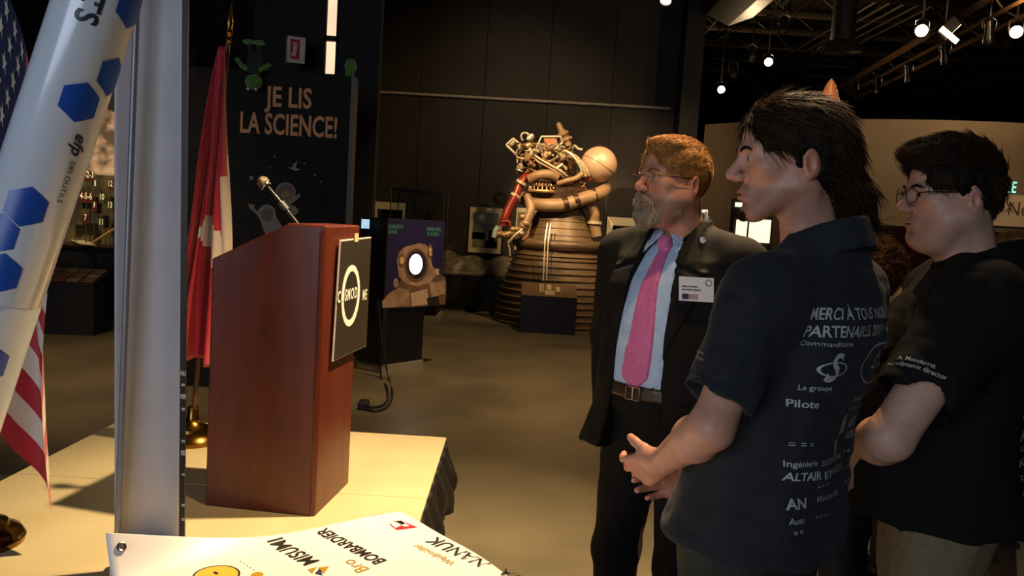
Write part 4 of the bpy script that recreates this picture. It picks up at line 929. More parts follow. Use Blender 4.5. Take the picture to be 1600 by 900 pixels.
# left lower valve cluster
pipe([(118, 775, -.45), (150, 765, -.45), (200, 770, -.45), (260, 745, -.45), (340, 720, -.4)], .05, M_eng, 'valve_body', 12)
pipe([(120, 785, -.5), (132, 745, -.5), (150, 720, -.5)], .035, pm('white insulation wrap', 'c8d0c8', 'b4bcb4', 9, .5), 'wrapped_hose', 10)
for x, y, r in ((238, 735, .05), (262, 735, .05), (180, 770, .055), (320, 700, .06), (300, 660, .05), (290, 760, .05)):
    MB().sphere(ce(x, y, -.48), r, 12, (1, 1, .8)).build('valve', M_eng, g, world=True, smooth=True)
pipe([(210, 820, -.5), (250, 775, -.52), (300, 735, -.5)], .018, M_pale); pipe([(300, 800, -.45), (330, 770, -.45), (345, 700, -.45)], .02, M_eng); pipe([(210, 830, -.5), (218, 850, -.5), (222, 900, -.5)], .012, M_pale)
for x in (432, 452): pipe([(x+20, 700, -.62), (x+5, 800, -.72), (x, 900, -.78), (x-8, 1050, -.9)], .011, M_pale, 'rod', 6)
# central pump ring and manifolds
c0_ = ce(420, 505, -.3); MB().torus(c0_, .2, .022, 32, 8).build('pump_ring', M_eng, g, world=True, smooth=True); MB().torus(c0_+Vector((0, 0, .07)), .17, .018, 32, 8).build('pump_ring', M_engd, g, world=True, smooth=True)
MB().lathe([(.001, -.1), (.13, -.08), (.15, .0), (.12, .1), (.16, .14), (.16, .2), (.001, .22)], c=c0_, n=24).build('turbopump', M_engd, g, world=True, smooth=True)
pipe([(345, 430, -.35), (400, 405, -.42), (460, 402, -.42), (505, 420, -.36)], .07, M_tan, 'pump_manifold', 14)
for i in range(9):
    a = math.pi+.2+i*.33; MB().tube([c0_+Vector((.12*math.cos(a), .12*math.sin(a), .12)), c0_+Vector((.19*math.cos(a), .19*math.sin(a), .05)), c0_+Vector((.2*math.cos(a), .2*math.sin(a), 0))], .011, 6).build('feed_tube', M_eng, g, world=True, smooth=True)
pipe([(515, 458, -.4), (570, 440, -.45), (625, 425, -.45), (660, 398, -.4)], .04, M_tan, 'gas_line', 12)
for i in range(5):   # curved tubes arching over to the tank
    s = i*17
    pipe([(525+s*.5, 280+s*.25, -.2), (560+s*.75, 258+s*.35, -.3), (610+s*.7, 290+s*.5, -.36), (650+s*.6, 350+s*.4, -.38), (668+s*.55, 415-s*.1, -.36)], .019, M_eng if i % 2 else M_pale, 'arched_tube', 8)
pipe([(600, 245, 0), (615, 225, 0), (640, 245, 0), (665, 250, 0)], .02, M_pale); pipe([(600, 255, 0), (590, 300, 0), (640, 330, 0)], .03, M_tan)
# gimbal frame on top
fr = [(385, 235), (415, 170), (530, 170), (545, 205), (500, 245), (430, 250)]
for dy in (-.28, .12):
    P = [ce(x, y, dy) for x, y in fr]; MB().tube(P, .016, 8, closed=True).build('gimbal_frame', M_pale, g, world=True, smooth=True)
for x, y in fr: MB().tube([ce(x, y, -.28), ce(x, y, .12)], .012, 6).build('gimbal_strut', M_pale, g, world=True)
MB().prism([ce(x, y, -.1) for x, y in ((430, 180), (505, 180), (515, 215), (470, 240), (425, 235))], (0, .05, 0)).build('gimbal_plate', pm('orange primer', 'b87a48', 'a86c3e', 9, .5), g, world=True)
# tall actuator valve
v0, v1 = ce(578, 228, -.1), ce(514, 82, -.1); d_ = (v1-v0); L = d_.length; M4 = d_.normalized().to_track_quat('Z', 'Y').to_matrix().to_4x4()
MB().lathe([(.001, 0), (.06, 0), (.06, L*.2), (.09, L*.22), (.09, L*.33), (.055, L*.36), (.075, L*.42), (.09, L*.46), (.09, L*.56), (.06, L*.6), (.045, L*.64), (.042, L*.9), (.03, L*.97), (.001, L)], c=v0, n=20, M=M4).build('actuator_valve', M_tan, g, world=True, smooth=True)
MB().tube([ce(560, 165, -.1), ce(598, 178, -.1)], .02, 8).build('valve_port', M_pale, g, world=True)
# left top cluster
for a, b in (((198, 222), (272, 290)), ((240, 182), (300, 232)), ((200, 222), (242, 182)), ((272, 290), (300, 232))): pipe([(*a, -.2), (*b, -.2)], .018, M_pale, 'bracket_bar', 8)
for a, b, r in (((212, 225), (255, 195), .05), ((330, 190), (365, 160), .05), ((300, 250), (350, 215), .055), ((290, 330), (330, 300), .06), ((340, 360), (400, 340), .065), ((400, 260), (450, 250), .06)):
    A_, B_ = ce(*a, -.15), ce(*b, -.15); MB().tube([A_, A_+(B_-A_)*.15, A_+(B_-A_)*.2, A_+(B_-A_)*.8, A_+(B_-A_)*.85, B_], [r*.7, r*.7, r, r, r*.7, r*.7], 12).build('solenoid', M_pale if r < .055 else M_eng, g, world=True, smooth=True)
pipe([(300, 195, -.1), (290, 165, -.1), (312, 146, -.1), (345, 165, -.1), (362, 190, -.1), (340, 210, -.1)], .016, M_pale, 'hose_loop', 8)
pipe([(345, 255, -.3), (395, 300, -.4), (470, 345, -.42), (530, 380, -.4), (570, 410, -.35)], .016, M_pale); pipe([(350, 275, -.3), (390, 320, -.4), (460, 360, -.42), (520, 395, -.4), (550, 420, -.35)], .014, M_eng)
rnd = random.Random(11)
for i in range(84):
    x, y = rnd.uniform(275, 560), rnd.uniform(225, 395); pts = [(x, y, rnd.uniform(-.35, .05))]
    for k in range(3): x += rnd.uniform(-60, 60); y += rnd.uniform(-35, 45); pts.append((min(max(x, 265), 590), min(max(y, 215), 430), rnd.uniform(-.4, 0)))
    pipe(pts, rnd.choice([.008, .011, .014, .02]), rnd.choice([M_eng, M_eng, M_pale, M_pale, M_engd, M_redd if i % 9 == 0 else M_eng]), 'pipe', 6, 4)
for i in range(40):
    p = ce(rnd.uniform(285, 550), rnd.uniform(235, 400), rnd.uniform(-.35, 0)); s = rnd.uniform(.03, .07)
    MB().lathe([(.001, -s), (s*.7, -s), (s*.7, -s*.3), (s, -s*.3), (s, s*.2), (s*.6, s*.2), (s*.6, s), (.001, s)], c=p, n=10, M=Matrix.Rotation(rnd.uniform(0, 3), 4, 'X') @ Matrix.Rotation(rnd.uniform(0, 3), 4, 'Y')).build('fitting', rnd.choice([M_eng, M_engd, M_pale]), g, world=True, smooth=True)
for i in range(14):
    x, y = rnd.uniform(560, 700), rnd.uniform(400, 520); pipe([(x, y, -.25), (x+rnd.uniform(-40, 40), y+rnd.uniform(-40, 40), -.3), (x+rnd.uniform(-60, 60), y+rnd.uniform(-50, 60), -.2)], .014, rnd.choice([M_engd, M_eng, M_redd]), 'pipe', 6, 4)
MB().lathe([(.34, 1.7), (.46, 1.78), (.46, 1.95), (.36, 2.05)], n=28).build('upper_shroud', M_engd, g, smooth=True)
# console in front of the engine
c0_, c1_ = onz(811, 519, 0), onz(898, 524, 0); yk = (c0_.y+c1_.y)/2
g = thing('engine_console', 'black information console with a slanted caption plate before the engine', 'console', ((c0_.x+c1_.x)/2, yk+.2, 0))
zf, zb = ony(812, 461, yk).z, ony(816, 440, yk+.34).z
w0, w1 = c0_.x, c1_.x
MB().prism([(w0, yk, 0), (w0, yk, zf), (w0, yk+.36, zb), (w0, yk+.36, 0)], (w1-w0, 0, 0)).build('body', M_blackgloss, g, world=True, bevel=.006)
sl = Vector((0, .36, zb-zf)).normalized(); nn = Vector((0, -sl.z, sl.y))
def cpl(u0, u1, v0, v1, off, th=.004): 
    B0 = Vector((w0, yk, zf)); return MB().prism([B0+Vector((u*(w1-w0), 0, 0))+sl*(v*.37)+nn*off for u, v in ((u0, v0), (u1, v0), (u1, v1), (u0, v1))], nn*th)
cpl(.0, 1, 0, 1, .002).build('caption_plate', pm('brown caption plate', '6a5238', '745c40', 6, .4), g, world=True, bevel=.002)
M_cap = pm('pale caption print', 'c8b48c', 'bca880', 9, .5)
for u0, u1, v0, v1 in ((.42, .6, .1, .45), (.46, .54, .5, .9), (.62, .7, .4, .75), (.33, .36, .3, .9), (.38, .4, .3, .9)): cpl(u0, u1, v0, v1, .007, .001).build('caption_picture', M_cap, g, world=True)
tx = MB(); B0 = Vector((w0, yk, zf))
for s, u, v, sz in (('- - -', .12, .8, .05), ('- - -', .86, .6, .05), ('- - - -', .12, .6, .04)): text_on(tx, s, sz, plane_fn(B0+Vector((u*(w1-w0), 0, 0))+sl*(v*.37)+nn*.008, (1, 0, 0), sl))
tx.build('lettering', M_cap, g, world=True)
# ================================================================== PEOPLE: signed-distance modelling + surface nets
def vnoise(P, seed=0):
    """smooth 3-D value noise in [-1,1]; P (...,3)"""
    rs = np.random.RandomState(seed); T = rs.uniform(-1, 1, (16, 16, 16)).astype(np.float32)
    i = np.floor(P).astype(int); f = (P-i).astype(np.float32); f = f*f*(3-2*f); i &= 15; j = (i+1) & 15
    x0, y0, z0 = i[..., 0], i[..., 1], i[..., 2]; x1, y1, z1 = j[..., 0], j[..., 1], j[..., 2]; fx, fy, fz = f[..., 0], f[..., 1], f[..., 2]
    a = T[x0, y0, z0]*(1-fx)+T[x1, y0, z0]*fx; b = T[x0, y1, z0]*(1-fx)+T[x1, y1, z0]*fx
    c_ = T[x0, y0, z1]*(1-fx)+T[x1, y0, z1]*fx; d = T[x0, y1, z1]*(1-fx)+T[x1, y1, z1]*fx
    return (a*(1-fy)+b*fy)*(1-fz)+(c_*(1-fy)+d*fy)*fz
V = lambda *a: np.array(a, np.float32)
class SDF:
    def __init__(s, lo, hi, h):
        s.lo = np.array(lo, np.float32); s.h = h; s.n = np.ceil((np.array(hi)-s.lo)/h).astype(int)+1
        s.ax = [s.lo[i]+h*np.arange(s.n[i], dtype=np.float32) for i in range(3)]; s.D = np.full(s.n, 9.0, np.float32)
    def win(s, lo, hi):
        sl = []
        for i in range(3):
            a = int(np.clip(np.floor((lo[i]-s.lo[i])/s.h), 0, s.n[i])); b = int(np.clip(np.ceil((hi[i]-s.lo[i])/s.h)+1, 0, s.n[i])); sl.append(slice(a, max(a, b)))
        sl = tuple(sl); return sl, (s.ax[0][sl[0]][:, None, None], s.ax[1][sl[1]][None, :, None], s.ax[2][sl[2]][None, None, :])
    def put(s, d, sl, k, mode):
        A = s.D[sl]
        if mode == 'add': h = np.maximum(k-np.abs(A-d), 0)/k if k > 0 else 0; s.D[sl] = np.minimum(A, d)-h*h*k*.25
        else: d = -d; h = np.maximum(k-np.abs(A-d), 0)/k if k > 0 else 0; s.D[sl] = np.maximum(A, d)+h*h*k*.25
    def rc(s, a, b, ra, rb, k=.02, mode='add', cut=None):
        a, b = np.array(a, np.float32), np.array(b, np.float32); m = max(ra, rb)+k+3*s.h+.01
        sl, (X, Y, Z) = s.win(np.minimum(a, b)-m, np.maximum(a, b)+m); ab = b-a; L2 = float(ab@ab)+1e-9
        t = np.clip(((X-a[0])*ab[0]+(Y-a[1])*ab[1]+(Z-a[2])*ab[2])/L2, 0, 1)
        d = np.sqrt((X-a[0]-t*ab[0])**2+(Y-a[1]-t*ab[1])**2+(Z-a[2]-t*ab[2])**2)-(ra+(rb-ra)*t)
        if cut is not None: d = np.maximum(d, cut(X, Y, Z))
        s.put(d, sl, k, mode); return s
    def ell(s, c, r, k=.02, mode='add', R=None, cut=None):
        c = np.array(c, np.float32); r = np.array(r, np.float32); m = r.max()+k+3*s.h+.01
        sl, (X, Y, Z) = s.win(c-m, c+m); X, Y, Z = X-c[0], Y-c[1], Z-c[2]
        if R is not None:
            R = np.array(R, np.float32); X, Y, Z = R[0, 0]*X+R[1, 0]*Y+R[2, 0]*Z, R[0, 1]*X+R[1, 1]*Y+R[2, 1]*Z, R[0, 2]*X+R[1, 2]*Y+R[2, 2]*Z
        k0 = np.sqrt((X/r[0])**2+(Y/r[1])**2+(Z/r[2])**2); k1 = np.sqrt((X/r[0]**2)**2+(Y/r[1]**2)**2+(Z/r[2]**2)**2)+1e-6
        d = k0*(k0-1)/k1
        if cut is not None: d = np.maximum(d, cut(X+c[0], Y+c[1], Z+c[2]))
        s.put(d.astype(np.float32), sl, k, mode); return s
    def both(s, c, r, k=.02, mode='add'):
        for sg in (-1, 1): s.ell((c[0]*sg, c[1], c[2]), r, k, mode)
        return s
    def rc2(s, a, b, ra, rb, k=.02, mode='add'):
        for sg in (-1, 1): s.rc((a[0]*sg, a[1], a[2]), (b[0]*sg, b[1], b[2]), ra, rb, k, mode)
        return s
    def grid(s): return s.ax[0][:, None, None], s.ax[1][None, :, None], s.ax[2][None, None, :]
    def loft(s, tab, k=.03, e=2.3, mode='add', cap=True):
        """tab rows: z, cx, cy, rx, ry_front, ry_back"""
        t = np.array(tab, np.float32); X, Y, Z = s.grid(); z = s.ax[2]
        g = [np.interp(z, t[:, 0], t[:, i])[None, None, :].astype(np.float32) for i in range(1, 6)]
        x, y = X-g[0], Y-g[1]; ry = np.where(y < 0, g[3], g[4])
        q = (np.abs(x/g[2])**e+np.abs(y/ry)**e+1e-9)**(1/e); d = (q-1)*np.minimum(g[2], ry)
        if cap: d = np.maximum(d, np.maximum(t[0, 0]-Z, Z-t[-1, 0]))
        s.put(d.astype(np.float32), (slice(None),)*3, k, mode); return s
    def noise(s, amp, sc, seed=1, band=.03, sharp=False):
        m = np.abs(s.D) < band; I = np.argwhere(m); P = s.lo+I*s.h; n = vnoise(P*np.array(sc, np.float32)+7.3, seed)
        if sharp: n = 1-2*np.abs(n)
        s.D[m] += amp*n; return s
    def offset_region(s, src, off, *conds):
        """thin piece that follows the surface src.D, clipped by the given distance arrays"""
        d = src-off
        for c_ in conds: d = np.maximum(d, c_)
        s.D = np.minimum(s.D, d.astype(np.float32)); return s
    def mesh(s):
        D = s.D; D[0] = D[-1] = 9; D[:, 0] = D[:, -1] = 9; D[:, :, 0] = np.maximum(D[:, :, 0], .001); D[:, :, -1] = np.maximum(D[:, :, -1], .001)
        I = D < 0; n = np.array(D.shape)-1
        cnt = np.zeros(n, np.int8); co = [(i, j, k) for i in (0, 1) for j in (0, 1) for k in (0, 1)]
        for i, j, k in co: cnt += I[i:i+n[0], j:j+n[1], k:k+n[2]]
        act = np.argwhere((cnt > 0) & (cnt < 8)); idx = -np.ones(n, np.int64); idx[tuple(act.T)] = np.arange(len(act))
        vals = {c: D[act[:, 0]+c[0], act[:, 1]+c[1], act[:, 2]+c[2]] for c in co}
        acc = np.zeros((len(act), 3)); w = np.zeros(len(act))
        for c in co:
            for a in range(3):
                if c[a] == 0:
                    e = list(c); e[a] = 1; v0, v1 = vals[c], vals[tuple(e)]; m = (v0 < 0) != (v1 < 0)
                    t = np.where(m, v0/np.where(m, v0-v1, 1), 0); p = np.tile(np.array(c, float), (len(act), 1)); p[:, a] = t
                    acc[m] += p[m]; w[m] += 1
        Vt = s.lo+(act+acc/w[:, None])*s.h
        F = []
        for a in range(3):
            b, c = (a+1) % 3, (a+2) % 3; sl0 = [slice(None)]*3; sl1 = [slice(None)]*3
            sl0[a] = slice(0, -1); sl1[a] = slice(1, None); X = I[tuple(sl0)] != I[tuple(sl1)]; E = np.argwhere(X)
            E = E[(E[:, b] > 0) & (E[:, c] > 0) & (E[:, b] < n[b]) & (E[:, c] < n[c])]
            ins = I[tuple(E.T)]; q = []
            for db, dc in ((0, 0), (-1, 0), (-1, -1), (0, -1)):
                e = E.copy(); e[:, b] += db; e[:, c] += dc; q.append(idx[tuple(e.T)])
            q = np.stack(q, 1); q[~ins] = q[~ins][:, ::-1]; F.append(q)
        F = np.concatenate(F); F = F[(F >= 0).all(1)]; return Vt.astype(np.float64), F
def smooth_mesh(Vt, F, it=2, lam=.5):
    for _ in range(it):
        acc = np.zeros_like(Vt); w = np.zeros(len(Vt))
        for a, b in ((0, 1), (1, 2), (2, 3), (3, 0)):
            np.add.at(acc, F[:, a], Vt[F[:, b]]); np.add.at(acc, F[:, b], Vt[F[:, a]]); np.add.at(w, F[:, a], 1); np.add.at(w, F[:, b], 1)
        Vt = Vt+lam*(acc/np.maximum(w, 1)[:, None]-Vt)
    return Vt
def xform(Vt, M): M = np.array(M); return Vt@M[:3, :3].T+M[:3, 3]
def joinm(parts):
    vs, fs, cs, b = [], [], [], 0
    for v, f, c_ in parts: vs.append(v); fs.append(f+b); cs.append(c_); b += len(v)
    return np.concatenate(vs), np.concatenate(fs), np.concatenate(cs)
def npmesh(name, Vt, F, mat, parent=None, col=None, M=None, **k):
    me = bpy.data.meshes.new(name); Vt = np.asarray(Vt); F = np.asarray(F)
    me.vertices.add(len(Vt)); me.vertices.foreach_set('co', Vt.astype(np.float32).ravel())
    n = F.shape[1]; me.loops.add(F.size); me.loops.foreach_set('vertex_index', F.astype(np.int32).ravel())
    me.polygons.add(len(F)); me.polygons.foreach_set('loop_start', np.arange(0, F.size, n, dtype=np.int32)); me.update(calc_edges=True); me.validate()
    me.polygons.foreach_set('use_smooth', np.ones(len(me.polygons), bool)); me.materials.append(mat)
    if col is not None:
        ca = me.color_attributes.new('Col', 'FLOAT_COLOR', 'POINT'); c4 = np.ones((len(Vt), 4), np.float32); c4[:, :3] = col; ca.data.foreach_set('color', c4.ravel())
    o = bpy.data.objects.new(name, me); link(o, parent, M)
    return tag(o, **k)
def const(n, c_): return np.tile(np.array(c_, np.float32), (n, 1))
def normals(Vt, F):
    fn = np.cross(Vt[F[:, 2]]-Vt[F[:, 0]], Vt[F[:, 3]]-Vt[F[:, 1]]); N = np.zeros_like(Vt)
    for i in range(4): np.add.at(N, F[:, i], fn)
    return N/(np.linalg.norm(N, axis=1)[:, None]+1e-9)
def strands(Vt, F, dirfn, n, L, w, seed=0, lift=.25, curl=0, seg=4, mask=None, grav=0, jit=.25):
    """tapered three-sided hair locks rooted on a surface"""
    rs = np.random.RandomState(seed); N = normals(Vt, F); cand = np.arange(len(Vt)) if mask is None else np.where(mask)[0]
    if len(cand) == 0: return np.zeros((0, 3)), np.zeros((0, 4), int)
    I = rs.choice(cand, n); P = Vt[I].copy(); nn = N[I]; d = dirfn(P)+rs.normal(0, jit, (n, 3)); d -= nn*(d*nn).sum(1)[:, None]; d /= np.linalg.norm(d, axis=1)[:, None]+1e-9
    P -= nn*w*.5; ln = L*rs.uniform(.6, 1.25, n)[:, None]; side = np.cross(d, nn); ph = rs.uniform(0, 6.28, n)[:, None]; out = []
    for j in range(seg+1):
        t = j/seg; q = P+d*ln*t+nn*(lift*ln*np.sin(t*2.2)*.6)+side*(curl*np.sin(t*6+ph)*ln)-np.array([0, 0, grav])*ln*t*t; ww = w*(1-t*.85)
        for a in (0, 2.09, 4.19): out.append(q+(side*math.cos(a)+nn*math.sin(a))*ww)
    A = np.stack(out, 1); m = A.shape[1]; fs = []
    for j in range(seg):
        for a in range(3): fs.append((j*3+a, j*3+(a+1) % 3, (j+1)*3+(a+1) % 3, (j+1)*3+a))
    fs = np.array(fs); return A.reshape(-1, 3), (fs[None]+(np.arange(n)*m)[:, None, None]).reshape(-1, 4)
def rotM(ex=0, ey=0, ez=0): return (Matrix.Rotation(ez, 4, 'Z') @ Matrix.Rotation(ey, 4, 'Y') @ Matrix.Rotation(ex, 4, 'X'))
M_skin = vm('skin', .48, bump=.06, bscale=220, sss=.12, spec=.4, var=.05)
M_hair = vm('hair', .55, bump=.3, bscale=260, spec=.12, var=.2, stretch=(1, 1, .3))
M_eye = vm('eye', .12, spec=.6, var=.02)

def head(skin, lips=None, stubble=None, stub_amt=0, fat=0, chin_up=0, open_mouth=0, neck=(.05, -.24), neck_r=.058):
    s = SDF((-.105, -.145, -.235), (.105, .125, .135), .0026)
    s.ell((0, .012, .03), (.0745, .094, .086), .02); s.ell((0, -.036, .04), (.062, .058, .06), .03); s.ell((0, -.043, -.028), (.054+fat*.5, .049, .065), .03)
    s.rc2((.052+fat*.3, .0, -.05), (.018+fat*.3, -.066, -.1), .02+fat*.5, .018+fat*.3, .035); s.ell((0, -.079, -.103), (.021, .018, .017), .02)
    if fat: s.ell((0, -.035, -.108), (.04+fat, .04, .022+fat*.6), .03); s.both((.045, -.03, -.06), (.026+fat*.6, .034, .034), .03)
    s.both((.042, -.062, -.018), (.023, .022, .018), .025); s.rc2((.044, -.076, .019), (.012, -.092, .017), .010, .0105, .016)
    s.both((.031, -.101, .0), (.0175, .015, .0115), .012, 'sub')
    s.rc((0, -.088, .014), (0, -.1185, -.029), .0085, .0112, .012); s.both((.0115, -.105, -.035), (.0088, .0125, .0082), .008); s.both((.0062, -.112, -.043), (.0035, .0055, .004), .003, 'sub')
    s.both((.031, -.0815, .0), (.0152, .0142, .0132), .005); s.both((.031, -.0965, -.0005), (.0125, .01, .0042), .003, 'sub')
    mo = open_mouth
    s.ell((0, -.085, -.068), (.028, .018, .02), .015)
    s.rc2((.021, -.089, -.067), (.004, -.0985, -.0635), .0036, .0048, .008); s.rc2((.019, -.09, -.0715-mo*.4), (0, -.097, -.075-mo), .0036, .0056, .008); s.ell((0, -.108, -.069-mo*.3), (.021, .012, .0013+mo*.35), .003, 'sub')
    s.ell((0, -.096, -.087), (.016, .006, .004), .01, 'sub')
    for sg in (-1, 1):
        R = rotM(.2, 0, sg*.42).to_3x3(); s.ell((sg*.0775, .018, -.012), (.0075, .0185, .029), .006, R=R); s.ell((sg*.077, .012, -.032), (.007, .010, .011), .006)
        s.ell((sg*.087, .012, -.012), (.0075, .0105, .017), .004, 'sub', R=R); s.ell((sg*.087, .02, .008), (.004, .012, .012), .003, 'sub', R=R)
        s.rc((sg*.077, .004, .0), (sg*.079, .004, -.022), .005, .004, .005)
    s.rc((0, .022, -.06), (0, *neck), .053+fat*.6, neck_r, .03); s.rc2((.05, .02, -.07), (.02, neck[0]-.052, neck[1]+.02), .014, .014, .03)
    Vt, F = s.mesh(); Vt = smooth_mesh(Vt, F, 1, .4)
    col = const(len(Vt), skin); x, y, z = Vt.T; g = lambda c_, r: np.exp(-(((Vt-np.array(c_))/np.array(r))**2).sum(1))[:, None]
    rd = np.array([1.12, .72, .66]); warm = sum(g((sx*.045, -.075, -.03), (.022, .03, .02)) for sx in (-1, 1))*.45+g((0, -.115, -.03), (.018, .02, .018))*.5+sum(g((sx*.08, .015, -.01), (.014, .03, .04)) for sx in (-1, 1))*.6
    col = col*(1+(rd-1)*np.clip(warm, 0, 1))
    lp_ = np.clip(g((0, -.1, -.0655), (.02, .02, .0058))+g((0, -.1, -.0765-mo), (.018, .02, .006)), 0, 1); col = col*(1+(np.array([.86, .5, .5])-1)*lp_)
    col = col*(1-.9*np.clip(g((0, -.1, -.069-mo*.4), (.019, .016, .0014+mo*.3)), 0, 1))
    if stubble is not None:
        m = np.clip((-.052-z)/.012, 0, 1)*np.clip((.03-y)/.02, 0, 1)*np.clip((z+.135)/.02, 0, 1); m = np.maximum(m, np.clip((-.045-z)/.004, 0, 1)*np.clip((-.085-y)/.006, 0, 1)*(z > -.064)); m = (m*stub_amt*(1-lp_[:, 0]))[:, None]
        col = col*(1-m)+np.array(stubble)*m
    return Vt, F, col
def eyes(iris, look=(0, 0)):
    mb = []
    for sg in (-1, 1):
        s_ = MB().sphere((0, 0, 0), .0128, 20); v = np.array(s_.v); q = np.array([f for f in s_.f]); d = np.array([look[0], -1.0, look[1]], float); d /= np.linalg.norm(d)
        c = (v@d)/.0128; col = np.where((c > .965)[:, None], np.array(srgb('0a0806')), np.where((c > .84)[:, None], np.array(srgb(iris)), np.array(srgb('b8aca4'))))
        mb.append((v+np.array([sg*.031, -.0815, 0]), q, col))
    return joinm(mb)
def hairshell(thick, hl, up=.0, sides=1.0, extra=None, low=-.06, h=.003, amp=.003, sc=(90, 60, 90), seed=3, facew=.07, temple=.0):
    s = SDF((-.125, -.15, -.2), (.125, .22, .17), h)
    s.ell((0, .012, .03), (.0745+thick*sides, .094+thick, .086+thick+up), .02); s.ell((0, -.034, .045), (.062+thick*sides, .058+thick*.8, .06+thick+up*.8), .03)
    s.ell((0, -.105, hl-.105), (facew, .062, .105), .012, 'sub')                      # face opening below the hairline
    s.both((.085, -.045+temple, -.045), (.05, .05, .06), .012, 'sub'); s.both((.088, .012, -.02), (.022, .026, .036), .008, 'sub')
    s.ell((0, -.02, low-.09), (.14, .1, .09), .012, 'sub'); s.ell((0, .09, low-.12), (.14, .09, .09), .012, 'sub')
    if extra: extra(s)
    s.noise(amp, sc, seed); return s
def hand_chain(s, M, side, curl=(.5, .6, .5), thumb=(.5, .4), spread=.06, k=.006, sc=1.0):
    """hand in frame M: origin wrist, -Z along the hand, palm facing +Y, thumb on the +X*side edge; five separate fingers"""
    def T(p): q = M @ Vector((p[0]*side*sc, p[1]*sc, p[2]*sc)); return (q.x, q.y, q.z)
    s.rc(T((0, 0, .02)), T((0, 0, -.02)), .026*sc, .027*sc, .01)
    bases = [(.029, -.085), (.009, -.092), (-.011, -.088), (-.029, -.078)]; lens = [(.042, .025, .02), (.047, .029, .021), (.044, .027, .02), (.034, .02, .017)]
    for (bx_, bz), ln, i in zip(bases, lens, range(4)):
        s.rc(T((bx_*.6, 0, -.02)), T((bx_, -.002, bz)), .0155*sc, .0118*sc, .012)
        p = Vector((bx_, -.002, bz)); a = 0; r = (.0095 if i < 3 else .0082)
        for j in range(3):
            a += curl[j]; d = Vector((spread*(1.5-i)*(j == 0), math.sin(a), -math.cos(a))); q = p+d*ln[j]; s.rc(T(p), T(q), r*sc, (r-.0008)*sc, .003 if j else k); p = q; r -= .0008
    s.rc(T((.01, .004, -.015)), T((.034, .014, -.045)), .016*sc, .013*sc, .012)
    p = Vector((.034, .014, -.045)); d1 = Vector((math.sin(thumb[0]), .35, -math.cos(thumb[0]))).normalized(); q = p+d1*.034; s.rc(T(p), T(q), .0115*sc, .0102*sc, .006)
    d2 = Vector((math.sin(thumb[0]-thumb[1]), .5, -math.cos(thumb[0]-thumb[1]))).normalized(); s.rc(T(q), T(q+d2*.026), .0102*sc, .0088*sc, .004)
def arm(sh, el, wr, hd, palm, side, skin, curl=(.5, .6, .5), thumb=(.5, .4), fat=1.0, h=.0035, spread=.06):
    """bare arm from shoulder to hand: wr wrist, hd hand direction, palm palm normal"""
    sh, el, wr = Vector(sh), Vector(el), Vector(wr); zz = -Vector(hd).normalized(); yy = Vector(palm); yy = (yy-zz*yy.dot(zz)).normalized(); xx = yy.cross(zz)
    M = Matrix(((xx.x, yy.x, zz.x, wr.x), (xx.y, yy.y, zz.y, wr.y), (xx.z, yy.z, zz.z, wr.z), (0, 0, 0, 1)))
    P = np.array([sh, el, wr, wr-zz*.2]); s = SDF(P.min(0)-.1, P.max(0)+.1, h)
    s.rc(sh, el, .05*fat, .041*fat, .02); f1 = el+(wr-el)*.3; s.rc(el, f1, .041*fat, .043*fat, .02); s.rc(f1, wr, .043*fat, .0265*fat**.5, .02)
    hand_chain(s, M, side, curl, thumb, spread); Vt, F = s.mesh(); Vt = smooth_mesh(Vt, F, 1, .4)
    col = const(len(Vt), skin); d = np.linalg.norm(Vt-np.array(wr-zz*.13), axis=1)[:, None]; col = col*(1+(np.array([1.08, .84, .78])-1)*np.exp(-(d/.06)**2)); return Vt, F, col
def body_core(skin, H=1.0, arms=True, girth=1.0):
    """plain continuous trunk and legs under the clothes"""
    s = SDF((-.26, -.2, .02), (.26, .24, 1.56), .01)
    s.loft([(.84, 0, 0, .13, .09, .09), (1.0, 0, 0, .13*girth, .10*girth, .09), (1.15, 0, 0, .13*girth, .10*girth, .09), (1.33, 0, .0, .14, .08, .09), (1.43, 0, .025, .08, .045, .06), (1.5, 0, .035, .05, .045, .045)], .02)
    s.rc2((.03, .02, 1.42), (.14, .015, 1.385), .04, .045, .03)
    s.rc2((.09, 0, .92), (.1, -.01, .5), .085, .055, .03); s.rc2((.1, -.01, .5), (.105, .02, .09), .052, .035, .03); s.rc2((.105, .02, .06), (.11, -.1, .04), .03, .026, .02)
    Vt, F = s.mesh(); return Vt, F, const(len(Vt), skin)
def trousers(legs, zt=1.04, waist=(.165, .12, .11), h=.008, seed=5, ankle=.055, thigh=.098):
    s = SDF((-.32, -.26, .03), (.32, .28, zt+.02), h)
    s.loft([(.80, 0, .0, .15, .1, .115), (.88, 0, .0, .172, .115, .125), (zt-.06, 0, -.01, *waist), (zt, 0, -.012, waist[0]-.004, waist[1]-.003, waist[2]-.003)], .03)
    for hip, kn, an in legs: s.rc(hip, kn, thigh, .07, .04); s.rc(kn, an, .07, ankle, .03)
    X, Y, Z = s.grid(); s.D = np.maximum(s.D, np.maximum(.055-Z, Z-zt)+0*X+0*Y).astype(np.float32); s.noise(.006, (14, 14, 7), seed); s.noise(.004, (30, 30, 16), seed+1); return s
def shoes(legs, mat, root):
    for (hip, kn, an) in legs:
        s = SDF((an[0]-.08, an[1]-.24, -.005), (an[0]+.08, an[1]+.12, .14), .005)
        s.ell((an[0], an[1]+.02, .055), (.042, .065, .055), .02); s.ell((an[0]*1.05, an[1]-.1, .04), (.047, .1, .04), .03); X, Y, Z = s.grid(); s.D = np.maximum(s.D, .004-Z+0*X+0*Y).astype(np.float32)
        Vt, F = s.mesh(); npmesh('shoe', Vt, F, mat, root)
